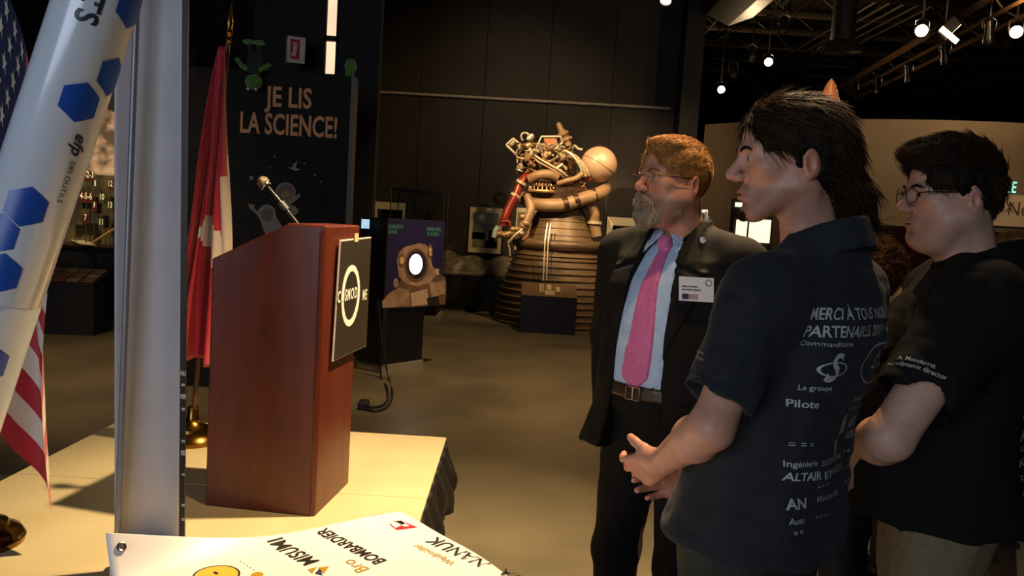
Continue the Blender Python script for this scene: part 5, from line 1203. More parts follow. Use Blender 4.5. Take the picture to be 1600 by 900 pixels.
def cam_hit(bvh, root, px_, py_):
    Mi = W[root.name].inverted(); o = Mi @ _C; d = (Mi.to_3x3() @ ray(px_, py_)).normalized(); r = bvh.ray_cast(o, d); return r[0], r[1]
def bvh_of(Vt, F): return BVHTree.FromPolygons([tuple(v) for v in Vt], [tuple(f) for f in F])
def surf_text(mb, bvh, txt, x, z, size, back=True, off=.0025, rot=0, **k):
    vs, fs = text_geo(txt, size, **k); out = []; c_, s_ = math.cos(rot), math.sin(rot)
    for u, v in vs:
        u, v = u*c_-v*s_, u*s_+v*c_
        r = bvh.ray_cast(Vector((x-u, 1.0, z+v)), Vector((0, -1, 0))) if back else bvh.ray_cast(Vector((x+u, -1.0, z+v)), Vector((0, 1, 0)))
        if r[0] is None: return
        out.append(r[0]+r[1]*off)
    mb.add(out, fs)
def surf_poly(mb, bvh, pts, off=.0022):
    out = []
    for x, z in pts:
        r = bvh.ray_cast(Vector((x, 1.0, z)), Vector((0, -1, 0)))
        if r[0] is None: return
        out.append(r[0]+r[1]*off)
    mb.add(out, [tuple(range(len(out)))])
def surf_ring(mb, bvh, cx, cz, rx, rz, w, a0=0, a1=6.283, n=28):
    out = []
    for i in range(n+1):
        a = a0+(a1-a0)*i/n
        for f_ in (1, 1-w): 
            r = bvh.ray_cast(Vector((cx-rx*f_*math.cos(a), 1.0, cz+rz*f_*math.sin(a))), Vector((0, -1, 0)))
            if r[0] is None: return
            out.append(r[0]+r[1]*.0022)
    mb.add(out, [(2*i, 2*i+1, 2*i+3, 2*i+2) for i in range(n)])
def cam_text(mb, bvh, root, txt, px_, py_, size, dirpx, off=.002, **k):
    """lettering lying on cloth at the place seen at a pixel; dirpx: second pixel giving the reading direction"""
    p, n = cam_hit(bvh, root, px_, py_); q, _ = cam_hit(bvh, root, *dirpx)
    if p is None or q is None: return
    r = (q-p); r = (r-n*r.dot(n)).normalized(); u = n.cross(r); vs, fs = text_geo(txt, size, **k); out = []
    for a, b in vs:
        w_ = p+r*a+u*b; h_ = bvh.ray_cast(w_+n*.08, -n); out.append((h_[0]+h_[1]*off) if h_[0] is not None else w_+n*off)
    mb.add(out, fs)
def spectacles(root_mat, root, metal, rim=True, rx=.0235, rz=.0165, sq=2.6):
    g = MB()
    for sg in (-1, 1):
        pts = []
        for i in range(24):
            a = 2*math.pi*i/24; c_, s_ = math.cos(a), math.sin(a); pts.append(root_mat @ Vector((sg*.033+rx*np.sign(c_)*abs(c_)**(2/sq), -.112-.004*abs(c_)*0+.006*(c_*sg > 0)*abs(c_), -.002+rz*np.sign(s_)*abs(s_)**(2/sq))))
        if rim: g.tube(pts, .0012, 6, closed=True)
        else: g.tube(pts[:13], .0010, 6)
        ln = MB(); ln.prism(pts, (root_mat.to_3x3() @ Vector((0, .0012, 0)))); lens.append(ln)
        g.tube([root_mat @ Vector(p) for p in ((sg*(.033+rx), -.105, .004), (sg*.072, -.09, .006), (sg*.0805, -.02, .006), (sg*.0815, .015, .004), (sg*.081, .03, -.012))], .0016, 6)
    g.tube([root_mat @ Vector(p) for p in ((-.011, -.113, .002), (0, -.119, .006), (.011, -.113, .002))], .0012, 6)
    o = g.build('spectacles', metal, root, smooth=True)
    for l in lens: l.build('lens', M_lens, o)
    lens.clear()
lens = []
def brows(Mh, root, col, n=160, w=.0011, seed=1, up=0):
    rs = np.random.RandomState(seed)
    for sg in (-1, 1):
        v = []; f = []
        for i in range(n):
            t = rs.rand(); x = .012+.035*t; y = -.1035+.012*t**2; z = .0165+.008*math.sin(t*2.4)-.004*t+rs.normal(0, .0016)+up; p = np.array([sg*x, y, z]); d = np.array([sg*.8, .1, .35*(1-1.6*t)])+rs.normal(0, .15, 3); d /= np.linalg.norm(d); q = p+d*.009
            b = len(v); s_ = np.array([0, 0, w]); v += [p-s_*.5, p+s_*.5, q]; v += [p-s_*.5-np.array([0, w, 0]), p+s_*.5-np.array([0, w, 0]), q]; f += [(b, b+1, b+2, b+2), (b+3, b+4, b+5, b+5), (b, b+3, b+4, b+1)]
        v = xform(np.array(v), Mh); mb = MB(); mb.add([tuple(p) for p in v], [tuple(dict.fromkeys(q)) for q in f]); mb.build('eyebrow', pm('brow '+col, col, None, 20, .6), root, kind='stuff')
# ------------------------------------------------------------------ shared clothing builders
def local(root, p): return W[root.name].inverted() @ Vector(p)
def person_root(name, label, loc, yaw, Vt, F, col):
    """body mesh is the top-level object; clothing, hair and spectacles are its children"""
    M = Matrix.Translation(Vector(loc)) @ Matrix.Rotation(yaw, 4, 'Z')
    o = npmesh(name, Vt, F, M_skin, None, col, M, label=label, cat='person'); o.location = loc; o.rotation_euler = (0, 0, yaw); return o
class Dummy: pass
def frame_of(loc, yaw):
    d = Dummy(); d.name = '_f%d' % len(W); W[d.name] = Matrix.Translation(Vector(loc)) @ Matrix.Rotation(yaw, 4, 'Z'); return d
def plate(s, a, b, c_, t=.003, k=.004):
    a, b, c_ = [np.array(p, np.float32) for p in (a, b, c_)]; n = np.cross(b-a, c_-a); n /= np.linalg.norm(n); P = np.stack([a, b, c_]); lo, hi = P.min(0)-.015, P.max(0)+.015
    sl, (X, Y, Z) = s.win(lo, hi); d = np.abs((X-a[0])*n[0]+(Y-a[1])*n[1]+(Z-a[2])*n[2])-t; cen = P.mean(0)
    for p, q in ((a, b), (b, c_), (c_, a)):
        e = np.cross(q-p, n); e /= np.linalg.norm(e)
        if e@(cen-p) > 0: e = -e
        d = np.maximum(d, (X-p[0])*e[0]+(Y-p[1])*e[1]+(Z-p[2])*e[2])
    s.put(d.astype(np.float32), sl, k, 'add')
def legs_std(w=.095, fwd=0): return [((sx*w, 0, .9), (sx*(w+.012), -.02, .5), (sx*(w+.02), .02, .1)) for sx in (-1, 1)]
def short_dir(P):   # combed forward and to the side from the crown
    return np.stack([P[:, 0]*2+.02, -np.ones(len(P))*.6-(P[:, 2]-.1)*2, -np.abs(P[:, 0])*6+.1], 1)
def add_hair(name, root, Mh, s, col, tip, n, L, w, dirfn, noear=False, **k):
    Vt, F = s.mesh()
    if noear: k['mask'] = ~((np.abs(Vt[:, 0]) > .05) & (Vt[:, 2] < .045) & (Vt[:, 1] > -.035) & (Vt[:, 1] < .055))
    c1 = const(len(Vt), col); sv, sf = strands(Vt, F, dirfn, n, L, w, **k); rs = np.random.RandomState(5); m = len(sv)//n if n else 1
    t = np.repeat(rs.rand(n), m)[:, None]; c2 = np.array(col)*(1-t)+np.array(tip)*t; v, f, c_ = joinm([(Vt, F, c1), (sv, sf, c2)]); return npmesh(name, xform(v, Mh), f, M_hair, root, c_)

# ================================================================== man in the dark suit
loc, yaw = (.478, 2.36, 0), math.radians(-40); FR = frame_of(loc, yaw)
skin = srgb('c48a6c'); Mh = Matrix.Translation((.006, -.052, 1.636)) @ rotM(-.04, .03, math.radians(-26))
hv, hf, hc = head(skin, stubble=srgb('8a6a50'), stub_amt=.8, fat=.014, open_mouth=.004, neck=(.09, -.22), neck_r=.05)
parts = [(xform(hv, Mh), hf, hc), body_core(skin, girth=1.1)]
armL = arm((.2, .015, 1.41), (.262, .06, 1.13), (.24, -.04, .9), (-.1, -.12, -1), (-1, 0, 0), 1, skin); armR = arm((-.2, .015, 1.41), (-.27, .08, 1.14), (-.185, .0, .96), (.1, -.1, -1), (1, 0, 0), -1, skin, (.9, 1.0, .6))
v, f, c_ = joinm(parts+[armL, armR])
R0 = person_root('person', 'bearded man in a dark open suit and pink tie facing left', loc, yaw, v, f, c_)
ev, ef, ec = eyes('5a6a70', (-.35, .12)); npmesh('eyes', xform(ev, Mh), ef, M_eye, R0, ec)
hs = hairshell(.007, .070, up=.006, sides=.5, low=-.05, amp=.0014, seed=4, facew=.064, temple=-.008, extra=lambda s: s.ell((.015, -.055, .1), (.05, .05, .018), .02))
add_hair('hair', R0, Mh, hs, srgb('94602e'), srgb('e0a860'), 6500, .017, .0009, short_dir, noear=True, seed=2, lift=.15, jit=.12, grav=.05)
b = SDF((-.09, -.15, -.17), (.09, .03, -.03), .0028)
b.ell((0, -.083, -.112), (.036, .03, .036), .02); b.rc2((.064, .004, -.045), (.056, -.02, -.08), .009, .012, .012); b.rc2((.056, -.02, -.08), (.024, -.074, -.108), .015, .022, .02); b.rc2((.004, -.111, -.051), (.03, -.096, -.072), .0065, .006, .006); b.rc2((.03, -.094, -.072), (.027, -.085, -.1), .007, .014, .01)
b.ell((0, -.112, -.073), (.019, .022, .009), .006, 'sub'); b.noise(.003, (110, 110, 110), 6)
add_hair('beard', R0, Mh, b, srgb('9a7e62'), srgb('e6d6bc'), 3200, .014, .0009, lambda P: np.stack([P[:, 0]*3, -.25*np.ones(len(P)), -np.ones(len(P))], 1), seed=8, lift=.2)
brows(Mh, R0, '8a6038', seed=3)
spectacles(Mh, R0, pm('thin gold spectacle metal', '8a7048', '9a8058', 9, .25, 1), rim=False, rx=.024, rz=.0155)
# shirt
S = SDF((-.24, -.24, .94), (.24, .18, 1.56), .006)
S.loft([(1.035, 0, -.02, .165, .15, .11), (1.06, 0, -.022, .17, .158, .11), (1.15, 0, -.02, .172, .155, .11), (1.25, 0, -.012, .172, .142, .11), (1.34, 0, -.003, .17, .124, .11), (1.42, 0, .01, .14, .094, .095), (1.465, 0, .022, .088, .066, .075), (1.5, 0, .03, .07, .058, .06)], .02); S.noise(.004, (16, 16, 10), 9); S.noise(.002, (40, 40, 26), 10)
SD = S.D.copy(); X, Y, Z = S.grid()
ring = np.maximum(np.abs(np.sqrt(X**2+(Y-.028)**2)-.066-.25*np.maximum(0, 1.49-Z))-.0035, np.maximum(1.455+.25*(Y-.0)-Z, Z-1.55-.3*Y)); S.D = np.minimum(S.D, ring.astype(np.float32))
for sg in (-1, 1): plate(S, (sg*.008, -.062, 1.488), (sg*.07, .0, 1.53), (sg*.058, -.1, 1.418), .0032)
v, f = S.mesh(); npmesh('dress_shirt', smooth_mesh(v, f, 1, .4), f, pm('pale blue shirt cotton', 'a8c0d8', 'b4cae0', 90, .7, bump=.08, bscale=300, sheen=.2), R0)
T = SDF((-.24, -.24, .94), (.24, .18, 1.56), .006); z1 = S.ax[2]
tw = np.interp(z1, [1.0, 1.03, 1.075, 1.12, 1.3, 1.41, 1.455], [-.02, 0, .043, .042, .031, .019, .016])[None, None, :]
T.offset_region(SD, .011, np.abs(X+.004*np.sin(Z*20))-tw, Y+.0, 1.02-Z, Z-1.46); T.ell((0, -.072, 1.458), (.023, .02, .022), .01, cut=lambda x, y, z: np.abs(x)-.019-.12*(z-1.455))
v, f = T.mesh(); npmesh('necktie', smooth_mesh(v, f, 2, .5), f, pm('pink woven silk', 'c8588c', 'd870a0', 150, .42, bump=.25, bscale=350, sheen=.4, stretch=(1, 1, 1.6)), R0)
# jacket
h = .006; J = SDF((-.37, -.27, .82), (.37, .24, 1.58), h)
J.loft([(.84, 0, .0, .25, .19, .16), (.95, 0, -.006, .218, .178, .148), (1.08, 0, -.012, .202, .172, .135), (1.2, 0, -.01, .20, .164, .132), (1.33, 0, 0, .208, .142, .135), (1.41, 0, .01, .19, .114, .125), (1.465, 0, .02, .13, .078, .092), (1.512, 0, .03, .082, .062, .066)], .02)
J.rc2((.06, .02, 1.462), (.19, .015, 1.432), .05, .058, .05)
for sh, el, wr in (((-.205, .015, 1.415), (-.27, .08, 1.14), (-.205, .0, .93)), ((.205, .015, 1.415), (.265, .06, 1.13), (.243, -.03, .93))): J.rc(sh, el, .07, .06, .03); J.rc(el, wr, .06, .047, .02, cut=lambda x, y, z, wr=wr: wr[2]-z)
J.noise(.006, (11, 11, 7), 12); J.noise(.0045, (24, 20, 14), 13)
JD = J.D.copy(); X, Y, Z = J.grid(); z1 = J.ax[2]
w = np.interp(z1, [.8, .9, 1.05, 1.2, 1.36, 1.46, 1.52], [.125, .10, .078, .078, .072, .048, .055])[None, None, :]
wedge = np.maximum(np.abs(X)-w, Y-.01); J.D = np.maximum(JD, -wedge).astype(np.float32)
lw = np.interp(z1, [1.1, 1.13, 1.30, 1.385, 1.39, 1.44, 1.5], [-.01, 0, .062, .082, .06, .055, .045])[None, None, :]
lap = JD-.008
for q_ in (-wedge, np.abs(X)-w-lw, Y-.03, 1.1-Z, .0045-np.abs(np.abs(X)*.35+Z-1.42)): lap = np.maximum(lap, q_)
lap = lap; J.D = np.minimum(J.D, lap.astype(np.float32))
J.rc((-.074, .0, 1.492), (-.05, .075, 1.527), .013, .014, .012); J.rc((.074, .0, 1.492), (.05, .075, 1.527), .013, .014, .012); J.rc((-.05, .075, 1.527), (.05, .075, 1.527), .014, .014, .012)
for sx in (-.128, .128): J.D = np.maximum(J.D, -np.maximum(np.maximum(np.abs(X-sx)-.06, np.abs(Z-1.01-(X-sx)*.1)-.0025), np.maximum(np.abs(JD)-.004, Y))).astype(np.float32)   # pocket slits
v, f = J.mesh(); jv = smooth_mesh(v, f, 1, .45)
M_suitf = pm('charcoal wool suiting', '120f0c', '181411', 220, .85, bump=.15, bscale=500, spec=.2)
npmesh('suit_jacket', jv, f, M_suitf, R0); jb = bvh_of(jv, f)
lg = [((-.09, 0, .9), (-.115, -.03, .5), (-.125, .02, .1)), ((.09, 0, .9), (.1, -.02, .5), (.11, .02, .1))]
TR = trousers(lg, 1.05, (.178, .165, .12)); v, f = TR.mesh(); npmesh('trousers', v, f, M_suitf, R0)
B = SDF((-.24, -.24, 1.0), (.24, .2, 1.07), .005); B.loft([(1.01, 0, -.012, .181, .170, .124), (1.05, 0, -.012, .181, .170, .124)], .0); v, f = B.mesh(); bo = npmesh('belt', v, f, pm('brown leather', '2e1d12', '3a2618', 30, .35), R0)
bu_ = MB(); P = [(-.022, -.187, 1.012), (.022, -.187, 1.012), (.022, -.187, 1.048), (-.022, -.187, 1.048)]; bu_.tube(P, .0032, 6, closed=True); bu_.tube([(0, -.188, 1.012), (0, -.188, 1.048)], .002, 6); bu_.build('buckle', pm('bright metal', 'c8c4bc'), bo, smooth=True)
shoes(lg, pm('black shoe leather', '100d0b', '191512', 20, .25), R0)
# name badge and lapel pin
def badge():
    p, n = cam_hit(jb, R0, 1087, 453); up_ = Vector((0, 0, 1)); r = up_.cross(n).normalized(); u = n.cross(r)
    bg = MB().prism([p+n*.006+r*a+u*b_ for a, b_ in ((-.048, -.034), (.048, -.034), (.048, .034), (-.048, .034))], n*.0015).build('name_badge', pm('white badge card', 'c8ccd0', 'd0d4d8', 9, .35), R0)
    o = p+n*.0082; fn = lambda cx, cy: plane_fn(o+r*cx+u*cy, r, u)
    t = MB(); [t.prism([o+r*a+u*b_ for a, b_ in ((x0, y0), (x1, y0), (x1, y0+.0035), (x0, y0+.0035))], n*.0004) for x0, x1, y0 in ((-.04, -.026, .005), (-.024, -.019, .005), (-.017, .004, .005), (-.04, -.03, -.004), (-.028, -.012, -.004), (-.01, .012, -.004))]; t.build('badge_lettering', pm('grey badge print', '50545c', None, 9, .5), bg, kind='stuff')
    fl_ = MB()
    for i in range(5): fl_.prism([o+r*a+u*b_ for a, b_ in ((-.022, -.028+i*.003), (.005, -.028+i*.003), (.005, -.0265+i*.003), (-.022, -.0265+i*.003))], n*.0004)
    fl_.build('badge_flag_stripes', pm('badge red print', 'a85058', None, 9, .5), bg, kind='stuff'); MB().prism([o+r*a+u*b_ for a, b_ in ((-.04, -.029), (-.022, -.029), (-.022, -.014), (-.04, -.014))], n*.0004).build('badge_canton', pm('badge navy print', '28304c', None, 9, .5), bg)
    MB().torus(o+r*.034+u*.02, .0085, .001, 20, 5, M=n.to_track_quat('Z', 'Y').to_matrix().to_4x4()).build('badge_ring', pm('badge dark print', '20242c', None, 9, .5), bg)
    p, n = cam_hit(jb, R0, 1098, 376)
    MB().prism([p+n*.002+Vector((0, 0, b_))+Vector((0, 0, 1)).cross(n).normalized()*a for a, b_ in ((-.008, .004), (-.002, .009), (.006, .006), (.009, -.003), (.002, -.01), (-.006, -.006))], n*.003).build('lapel_pin', pm('red and silver enamel', 'b0a8a4', '8a2a30', 120, .3, .4), R0)
badge()
# ================================================================== the two students in black polo shirts
def polo(rows, sleeves, seed, collar_c=(0, .035), collar_r=.072, collar_z=(1.455, 1.53), collar_tilt=.4, folds=1.0, x=.36):
    s = SDF((-x, -.32, .74), (x, .32, 1.6), .006); s.loft(rows, .02)
    for sh, el, fr, r0, r1 in sleeves:
        sh, el = np.array(sh), np.array(el); d = (el-sh)/np.linalg.norm(el-sh); hem = sh+(el-sh)*fr
        n_ = sh*np.array([.35, 1, 1]); n_[2] += .02; s.rc(n_, sh, .06, r0*.92, .06)
        s.rc(sh, hem+d*.03, r0, r1, .045, cut=lambda X, Y, Z: (X-hem[0])*d[0]+(Y-hem[1])*d[1]+(Z-hem[2])*d[2])
    s.noise(.0065*folds, (9, 9, 7), seed); s.noise(.005*folds, (22, 22, 12), seed+1); s.noise(.004*folds, (14, 14, 34), seed+2, sharp=True)
    for sh, el, fr, r0, r1 in sleeves:
        sh, el = np.array(sh), np.array(el); d = (el-sh)/np.linalg.norm(el-sh); hem = sh+(el-sh)*fr; s.rc(hem-d*.035, hem+d*.06, r1-.012, r1-.008, .004, 'sub')
    X, Y, Z = s.grid(); rr = np.sqrt((X-collar_c[0])**2+(Y-collar_c[1])**2); zt = collar_z[1]+collar_tilt*(Y-collar_c[1]-.03)
    for r_, t_, zlo in ((collar_r-.007, .0035, collar_z[0]), (collar_r, .004, collar_z[0]-.01)):
        rg = np.maximum(np.maximum(np.abs(rr-r_-.3*np.maximum(0, zt-Z))-t_, Z-zt), zlo+.55*(Y-collar_c[1])*.8-Z); rg = np.maximum(rg, -(np.maximum(np.abs(X)-.012-.5*np.maximum(0, 1.5-Z)*0, Y+.02)))
        s.D = np.minimum(s.D, rg.astype(np.float32))
    v, f = s.mesh(); return smooth_mesh(v, f, 1, .45), f
M_polo = pm('black polo cotton', '1e2026', '25272d', 200, .85, bump=.15, bscale=600, sheen=.05, spec=.25); M_polo2 = pm('deep black polo cotton', '0e0d0d', '131111', 200, .85, bump=.15, bscale=600, spec=.2)
M_tprint = pm('white textile print', 'b8b8ae', 'a8a89e', 60, .7)

# ---- ponytailed student
loc, yaw = (.585, 1.60, 0), math.radians(-136); FR = frame_of(loc, yaw); Wl = lambda p: W[FR.name].inverted() @ Vector(p)
skin = srgb('c29078'); Mh = Matrix.Translation((.02, -.04, 1.65)) @ rotM(.06, .0, math.radians(43))
hv, hf, hc = head(skin, stubble=srgb('5a3a2c'), stub_amt=.4, neck=(.06, -.23), neck_r=.054)
elL, wrL = Wl(ony(1112, 668, 1.40)), Wl(ony(1034, 722, 1.58)); hdL = Wl(ony(978, 742, 1.70))-wrL
elR = Vector((-.25, -.03, 1.13)); wrR = Wl(ony(1092, 748, 1.76)); hdR = Wl(ony(1010, 752, 1.71))-wrR
pn = W[FR.name].to_3x3().inverted()
a1 = arm((.17, .01, 1.38), elL, wrL, hdL, pn @ Vector((.3, 1, .1)), -1, skin, (.25, .35, .25), (.6, .2), .94); a2 = arm((-.2, .01, 1.40), elR, wrR, hdR, pn @ Vector((-.2, -1, .1)), 1, skin, (.15, .2, .2), (.5, .2), 1.0)
bv, bf, bc = body_core(skin); bv = bv+np.array([.719, -.695, 0])*(.062*np.clip((1.3-bv[:, 2:3])/.4, 0, 1))
v, f, c_ = joinm([(xform(hv, Mh), hf, hc), (bv, bf, bc), a1, a2])
R1 = person_root('person', 'ponytailed man in a printed black polo clapping in the middle', loc, yaw, v, f, c_)
ev, ef, ec = eyes('4a3020'); npmesh('eyes', xform(ev, Mh), ef, M_eye, R1, ec)
def tail(s):
    s.ell((0, .05, .015), (.078, .066, .08), .03); s.rc((0, .08, -.01), (0, .1, -.05), .05, .042, .03); s.ell((0, .108, -.066), (.05, .052, .046), .02); s.rc((.02, .125, -.08), (.025, .15, -.112), .026, .012, .02); s.rc2((.05, .06, -.04), (.03, .11, -.065), .02, .022, .02)
    s.both((.088, .012, -.022), (.022, .027, .036), .006, 'sub')
hs = hairshell(.009, .074, up=.003, sides=.7, low=-.065, amp=.0025, sc=(50, 30, 80), seed=7, facew=.07, temple=-.0, extra=tail)
def back_dir(P): t = np.array([0, .125, -.075])-P; t[:, 2] += np.maximum(0, P[:, 2])*.6*0; d = t/(np.linalg.norm(t, axis=1)[:, None]+1e-6); q = P[:, 1] > .1; d[q] = np.stack([P[q, 0]*8, .5+0*P[q, 0], -1+0*P[q, 0]], 1); return d
add_hair('hair', R1, Mh, hs, srgb('150e0a'), srgb('4c3018'), 6000, .05, .0010, back_dir, noear=True, seed=4, lift=.07, curl=.03, seg=5, jit=.07)
b = SDF((-.06, -.15, -.15), (.06, -.03, -.04), .0028); b.ell((0, -.087, -.108), (.017, .014, .013), .01); b.noise(.003, (120, 120, 120), 6)
add_hair('goatee', R1, Mh, b, srgb('2a1a12'), srgb('4a3020'), 600, .010, .0008, lambda P: np.stack([P[:, 0], -.3+0*P[:, 0], -1+0*P[:, 0]], 1), seed=8)
brows(Mh, R1, '20140e', seed=4)
rows = [(.885, 0, .005, .208, .168, .168), (.93, 0, .005, .2, .16, .16), (1.0, 0, .0, .188, .146, .148), (1.1, 0, -.003, .182, .132, .134), (1.25, 0, .0, .192, .13, .137), (1.35, 0, .008, .185, .122, .136), (1.42, 0, .02, .145, .092, .112), (1.465, 0, .032, .095, .068, .08), (1.50, 0, .038, .074, .06, .064)]
pv, pf = polo(rows, [((.17, .012, 1.385), tuple(elL), .80, .076, .07), ((-.17, .012, 1.385), tuple(elR), .78, .076, .074)], 21)
lean = lambda v: v+np.array([.719, -.695, 0])*(.062*np.clip((1.3-v[:, 2:3])/.4, 0, 1)); pv = lean(pv)
sh_ = npmesh('polo_shirt', pv, pf, M_polo, R1); pb = bvh_of(pv, pf)
tx = MB(); L = lambda s, x, z, sz, **k: surf_text(tx, pb, s, x, z, sz, align='LEFT', **k)
L('MERCI À TOUS NOS', .165, 1.362, .030, bold=.018, sx=.80); L('PARTENAIRES 2019', .165, 1.330, .030, bold=.018, sx=.84); L('ROCKÉTS', -.075, 1.330, .026, bold=.012, sx=.8)
L('Commanditaires', .162, 1.308, .014); L('Le groupe', .155, 1.225, .014, bold=.01); L('Pilote', .168, 1.195, .019, bold=.015); L('Spécial', .01, 1.195, .014, bold=.01)
L('S', .125, 1.262, .075, bold=.02, shear=.3, sx=.8); L('ÉTS', -.035, 1.265, .038, bold=.02); L('= = =', -.06, 1.232, .010)
L('= = =', .162, 1.118, .018, shear=.3); L('= = = =', .01, 1.172, .018, bold=.015, sx=.8); L('KEET', -.015, 1.142, .026, bold=.02, sx=.8); L('AON', -.03, 1.112, .024, bold=.005, sx=.7)
L('Ingénierie', .165, 1.082, .016, bold=.01); L('ALTAIR', .166, 1.058, .021, bold=.02, shear=.2); L('SOLIDWORKS', .09, 1.078, .015, bold=.01); L('= = =', -.02, 1.078, .015); L('BOMBARDIER', .085, 1.055, .020, bold=.02, sx=.82)
L('= = = =', .10, 1.036, .015, bold=.01); L('= = = =', -.02, 1.045, .013, bold=.01); L('= = =', -.02, 1.022, .016, bold=.015); L('Weidmüller', .10, 1.012, .018, bold=.01); L('AN', .166, 1.008, .028, bold=.025); L('Auto', .165, .978, .017, bold=.01); L('= = = =', .10, .978, .012); L('= =', .158, .956, .017, bold=.02)
surf_ring(tx, pb, -.06, 1.262, .075, .042, .09, 0, 5.4); surf_ring(tx, pb, .105, 1.262, .034, .014, .16)
surf_poly(tx, pb, [(-.085, 1.364), (-.125, 1.372), (-.122, 1.366), (-.09, 1.357)]); surf_poly(tx, pb, [(.03, 1.162), (.008, 1.166), (.0, 1.128), (.022, 1.122)]); surf_poly(tx, pb, [(.045, 1.115), (.02, 1.12), (.025, 1.085), (.04, 1.078)])
tx.build('back_print', M_tprint, sh_, kind='stuff')
t2 = MB(); cam_text(t2, pb, R1, '= = = =', 1094, 551, .011, (1108, 557), bold=.01); cam_text(t2, pb, R1, '= = = =', 1093, 560, .011, (1107, 566), bold=.01); t2.build('sleeve_print', M_tprint, sh_, kind='stuff')
lg = [tuple((p[0]+.0446, p[1]-.0431, p[2]) for p in l_) for l_ in legs_std(.085)]; TR = trousers(legs_std(.085), 1.0, (.155, .115, .115), thigh=.088); v, f = TR.mesh(); npmesh('trousers', lean(v), f, pm('dark olive trousers', '1e211a', '262a21', 120, .8, bump=.15, bscale=400), R1); shoes(lg, pm('black shoe leather', '100d0b'), R1)

# ---- student with spectacles on the right
loc, yaw = (1.075, 1.92, 0), math.radians(-110); FR = frame_of(loc, yaw)
skin = srgb('c89c84'); Mh = Matrix.Translation((.0, -.035, 1.618)) @ rotM(.05, .0, math.radians(17))
hv, hf, hc = head(skin, stubble=srgb('7a5a48'), stub_amt=.25, fat=.022, neck=(.06, -.23), neck_r=.066)
elL, wrL = Wl(ony(1390, 684, 1.66)), Wl(ony(1346, 698, 1.84)); hdL = Wl(ony(1332, 770, 1.84))-wrL
pn = W[FR.name].to_3x3().inverted(); elR = Vector((-.29, 0, 1.1)); wrR = Vector((-.2, -.22, .98))
a1 = arm((.215, .01, 1.38), elL, wrL, hdL, pn @ Vector((.35, 1, .1)), -1, skin, (.7, .9, .5), (.35, .5), 1.16); a2 = arm((-.215, .01, 1.38), elR, wrR, (.2, -.3, -1), (1, 0, 0), -1, skin, (.7, .9, .5), (.4, .4), 1.1)
v, f, c_ = joinm([(xform(hv, Mh), hf, hc), body_core(skin, girth=1.2), a1, a2])
R2 = person_root('person', 'stout man with dark spectacles and black polo at the right edge', loc, yaw, v, f, c_)
ev, ef, ec = eyes('3a2818', (.2, 0)); npmesh('eyes', xform(ev, Mh), ef, M_eye, R2, ec)
def top2(s): s.ell((0, -.035, .102), (.066, .078, .036), .02); s.ell((0, -.085, .098), (.052, .034, .022), .015); s.both((.09, .018, -.014), (.024, .03, .04), .006, 'sub')
hs = hairshell(.014, .075, up=.014, sides=.45, low=-.05, amp=.004, seed=9, facew=.068, temple=-.004, extra=top2)
def fwd_dir(P): u = P[:, 2] > .05; return np.stack([P[:, 0]*1.5-.15, np.where(u, -1, .35), np.where(u, .15, -.8)], 1)
add_hair('hair', R2, Mh, hs, srgb('140e0a'), srgb('4a3018'), 5600, .028, .0010, fwd_dir, seed=6, lift=.25, jit=.25, noear=True)
brows(Mh, R2, '20160f', seed=5); spectacles(Mh, R2, pm('dark spectacle plastic', '14141c', '20202a', 9, .3), rim=True, rx=.0245, rz=.0175)
rows = [(.86, 0, -.01, .262, .225, .20), (.92, 0, -.012, .258, .232, .195), (1.02, 0, -.016, .248, .235, .182), (1.12, 0, -.014, .24, .222, .172), (1.24, 0, -.005, .236, .19, .17), (1.35, 0, .008, .228, .152, .162), (1.41, 0, .02, .19, .11, .13), (1.455, 0, .03, .125, .08, .092), (1.485, 0, .036, .088, .07, .072)]
pv, pf = polo(rows, [((.212, .012, 1.375), tuple(elL), .74, .098, .088), ((-.212, .012, 1.375), tuple(elR), .74, .098, .088)], 31, collar_c=(0, .03), collar_r=.088, collar_z=(1.43, 1.505), folds=.8)
sh_ = npmesh('polo_shirt', pv, pf, M_polo2, R2); pb = bvh_of(pv, pf)
tx = MB(); L = lambda s, x, z, sz, **k: surf_text(tx, pb, s, x, z, sz, align='LEFT', **k)
L('MERCI À TOUS NOS', .165, 1.322, .030, bold=.018, sx=.80); L('PARTENAIRES 2019', .165, 1.292, .030, bold=.018, sx=.84); L('Commanditaires', .162, 1.27, .014); L('S', .125, 1.235, .07, bold=.02, shear=.3, sx=.8)
L('A', .12, 1.175, .04, bold=.02); surf_ring(tx, pb, .105, 1.175, .06, .036, .1); L('Pilote', .168, 1.135, .019, bold=.015); L('Altair', .165, 1.09, .034, bold=.02); L('SOLIDWORKS', .165, 1.06, .018, bold=.01); L('BOMBARDIER', .165, 1.03, .024, bold=.015); L('= = =', .165, .995, .03, bold=.02); L('= = = =', .165, .962, .02, bold=.01); L('= =', .165, .935, .022, bold=.02)
tx.build('back_print', M_tprint, sh_, kind='stuff')
t2 = MB(); cam_text(t2, pb, R2, 'A. Montferrat', 1432, 564, .013, (1446, 568), bold=.01); cam_text(t2, pb, R2, 'Aerodynamic director', 1430, 573, .013, (1444, 577), bold=.01); t2.build('sleeve_print', M_tprint, sh_, kind='stuff')
lg = legs_std(.11); TR = trousers(lg, .98, (.225, .195, .165), thigh=.125); v, f = TR.mesh(); npmesh('trousers', v, f, pm('khaki cotton trousers', '6a5a40', '766648', 60, .8, bump=.2, bscale=300), R2); shoes(lg, pm('black shoe leather', '100d0b'), R2)
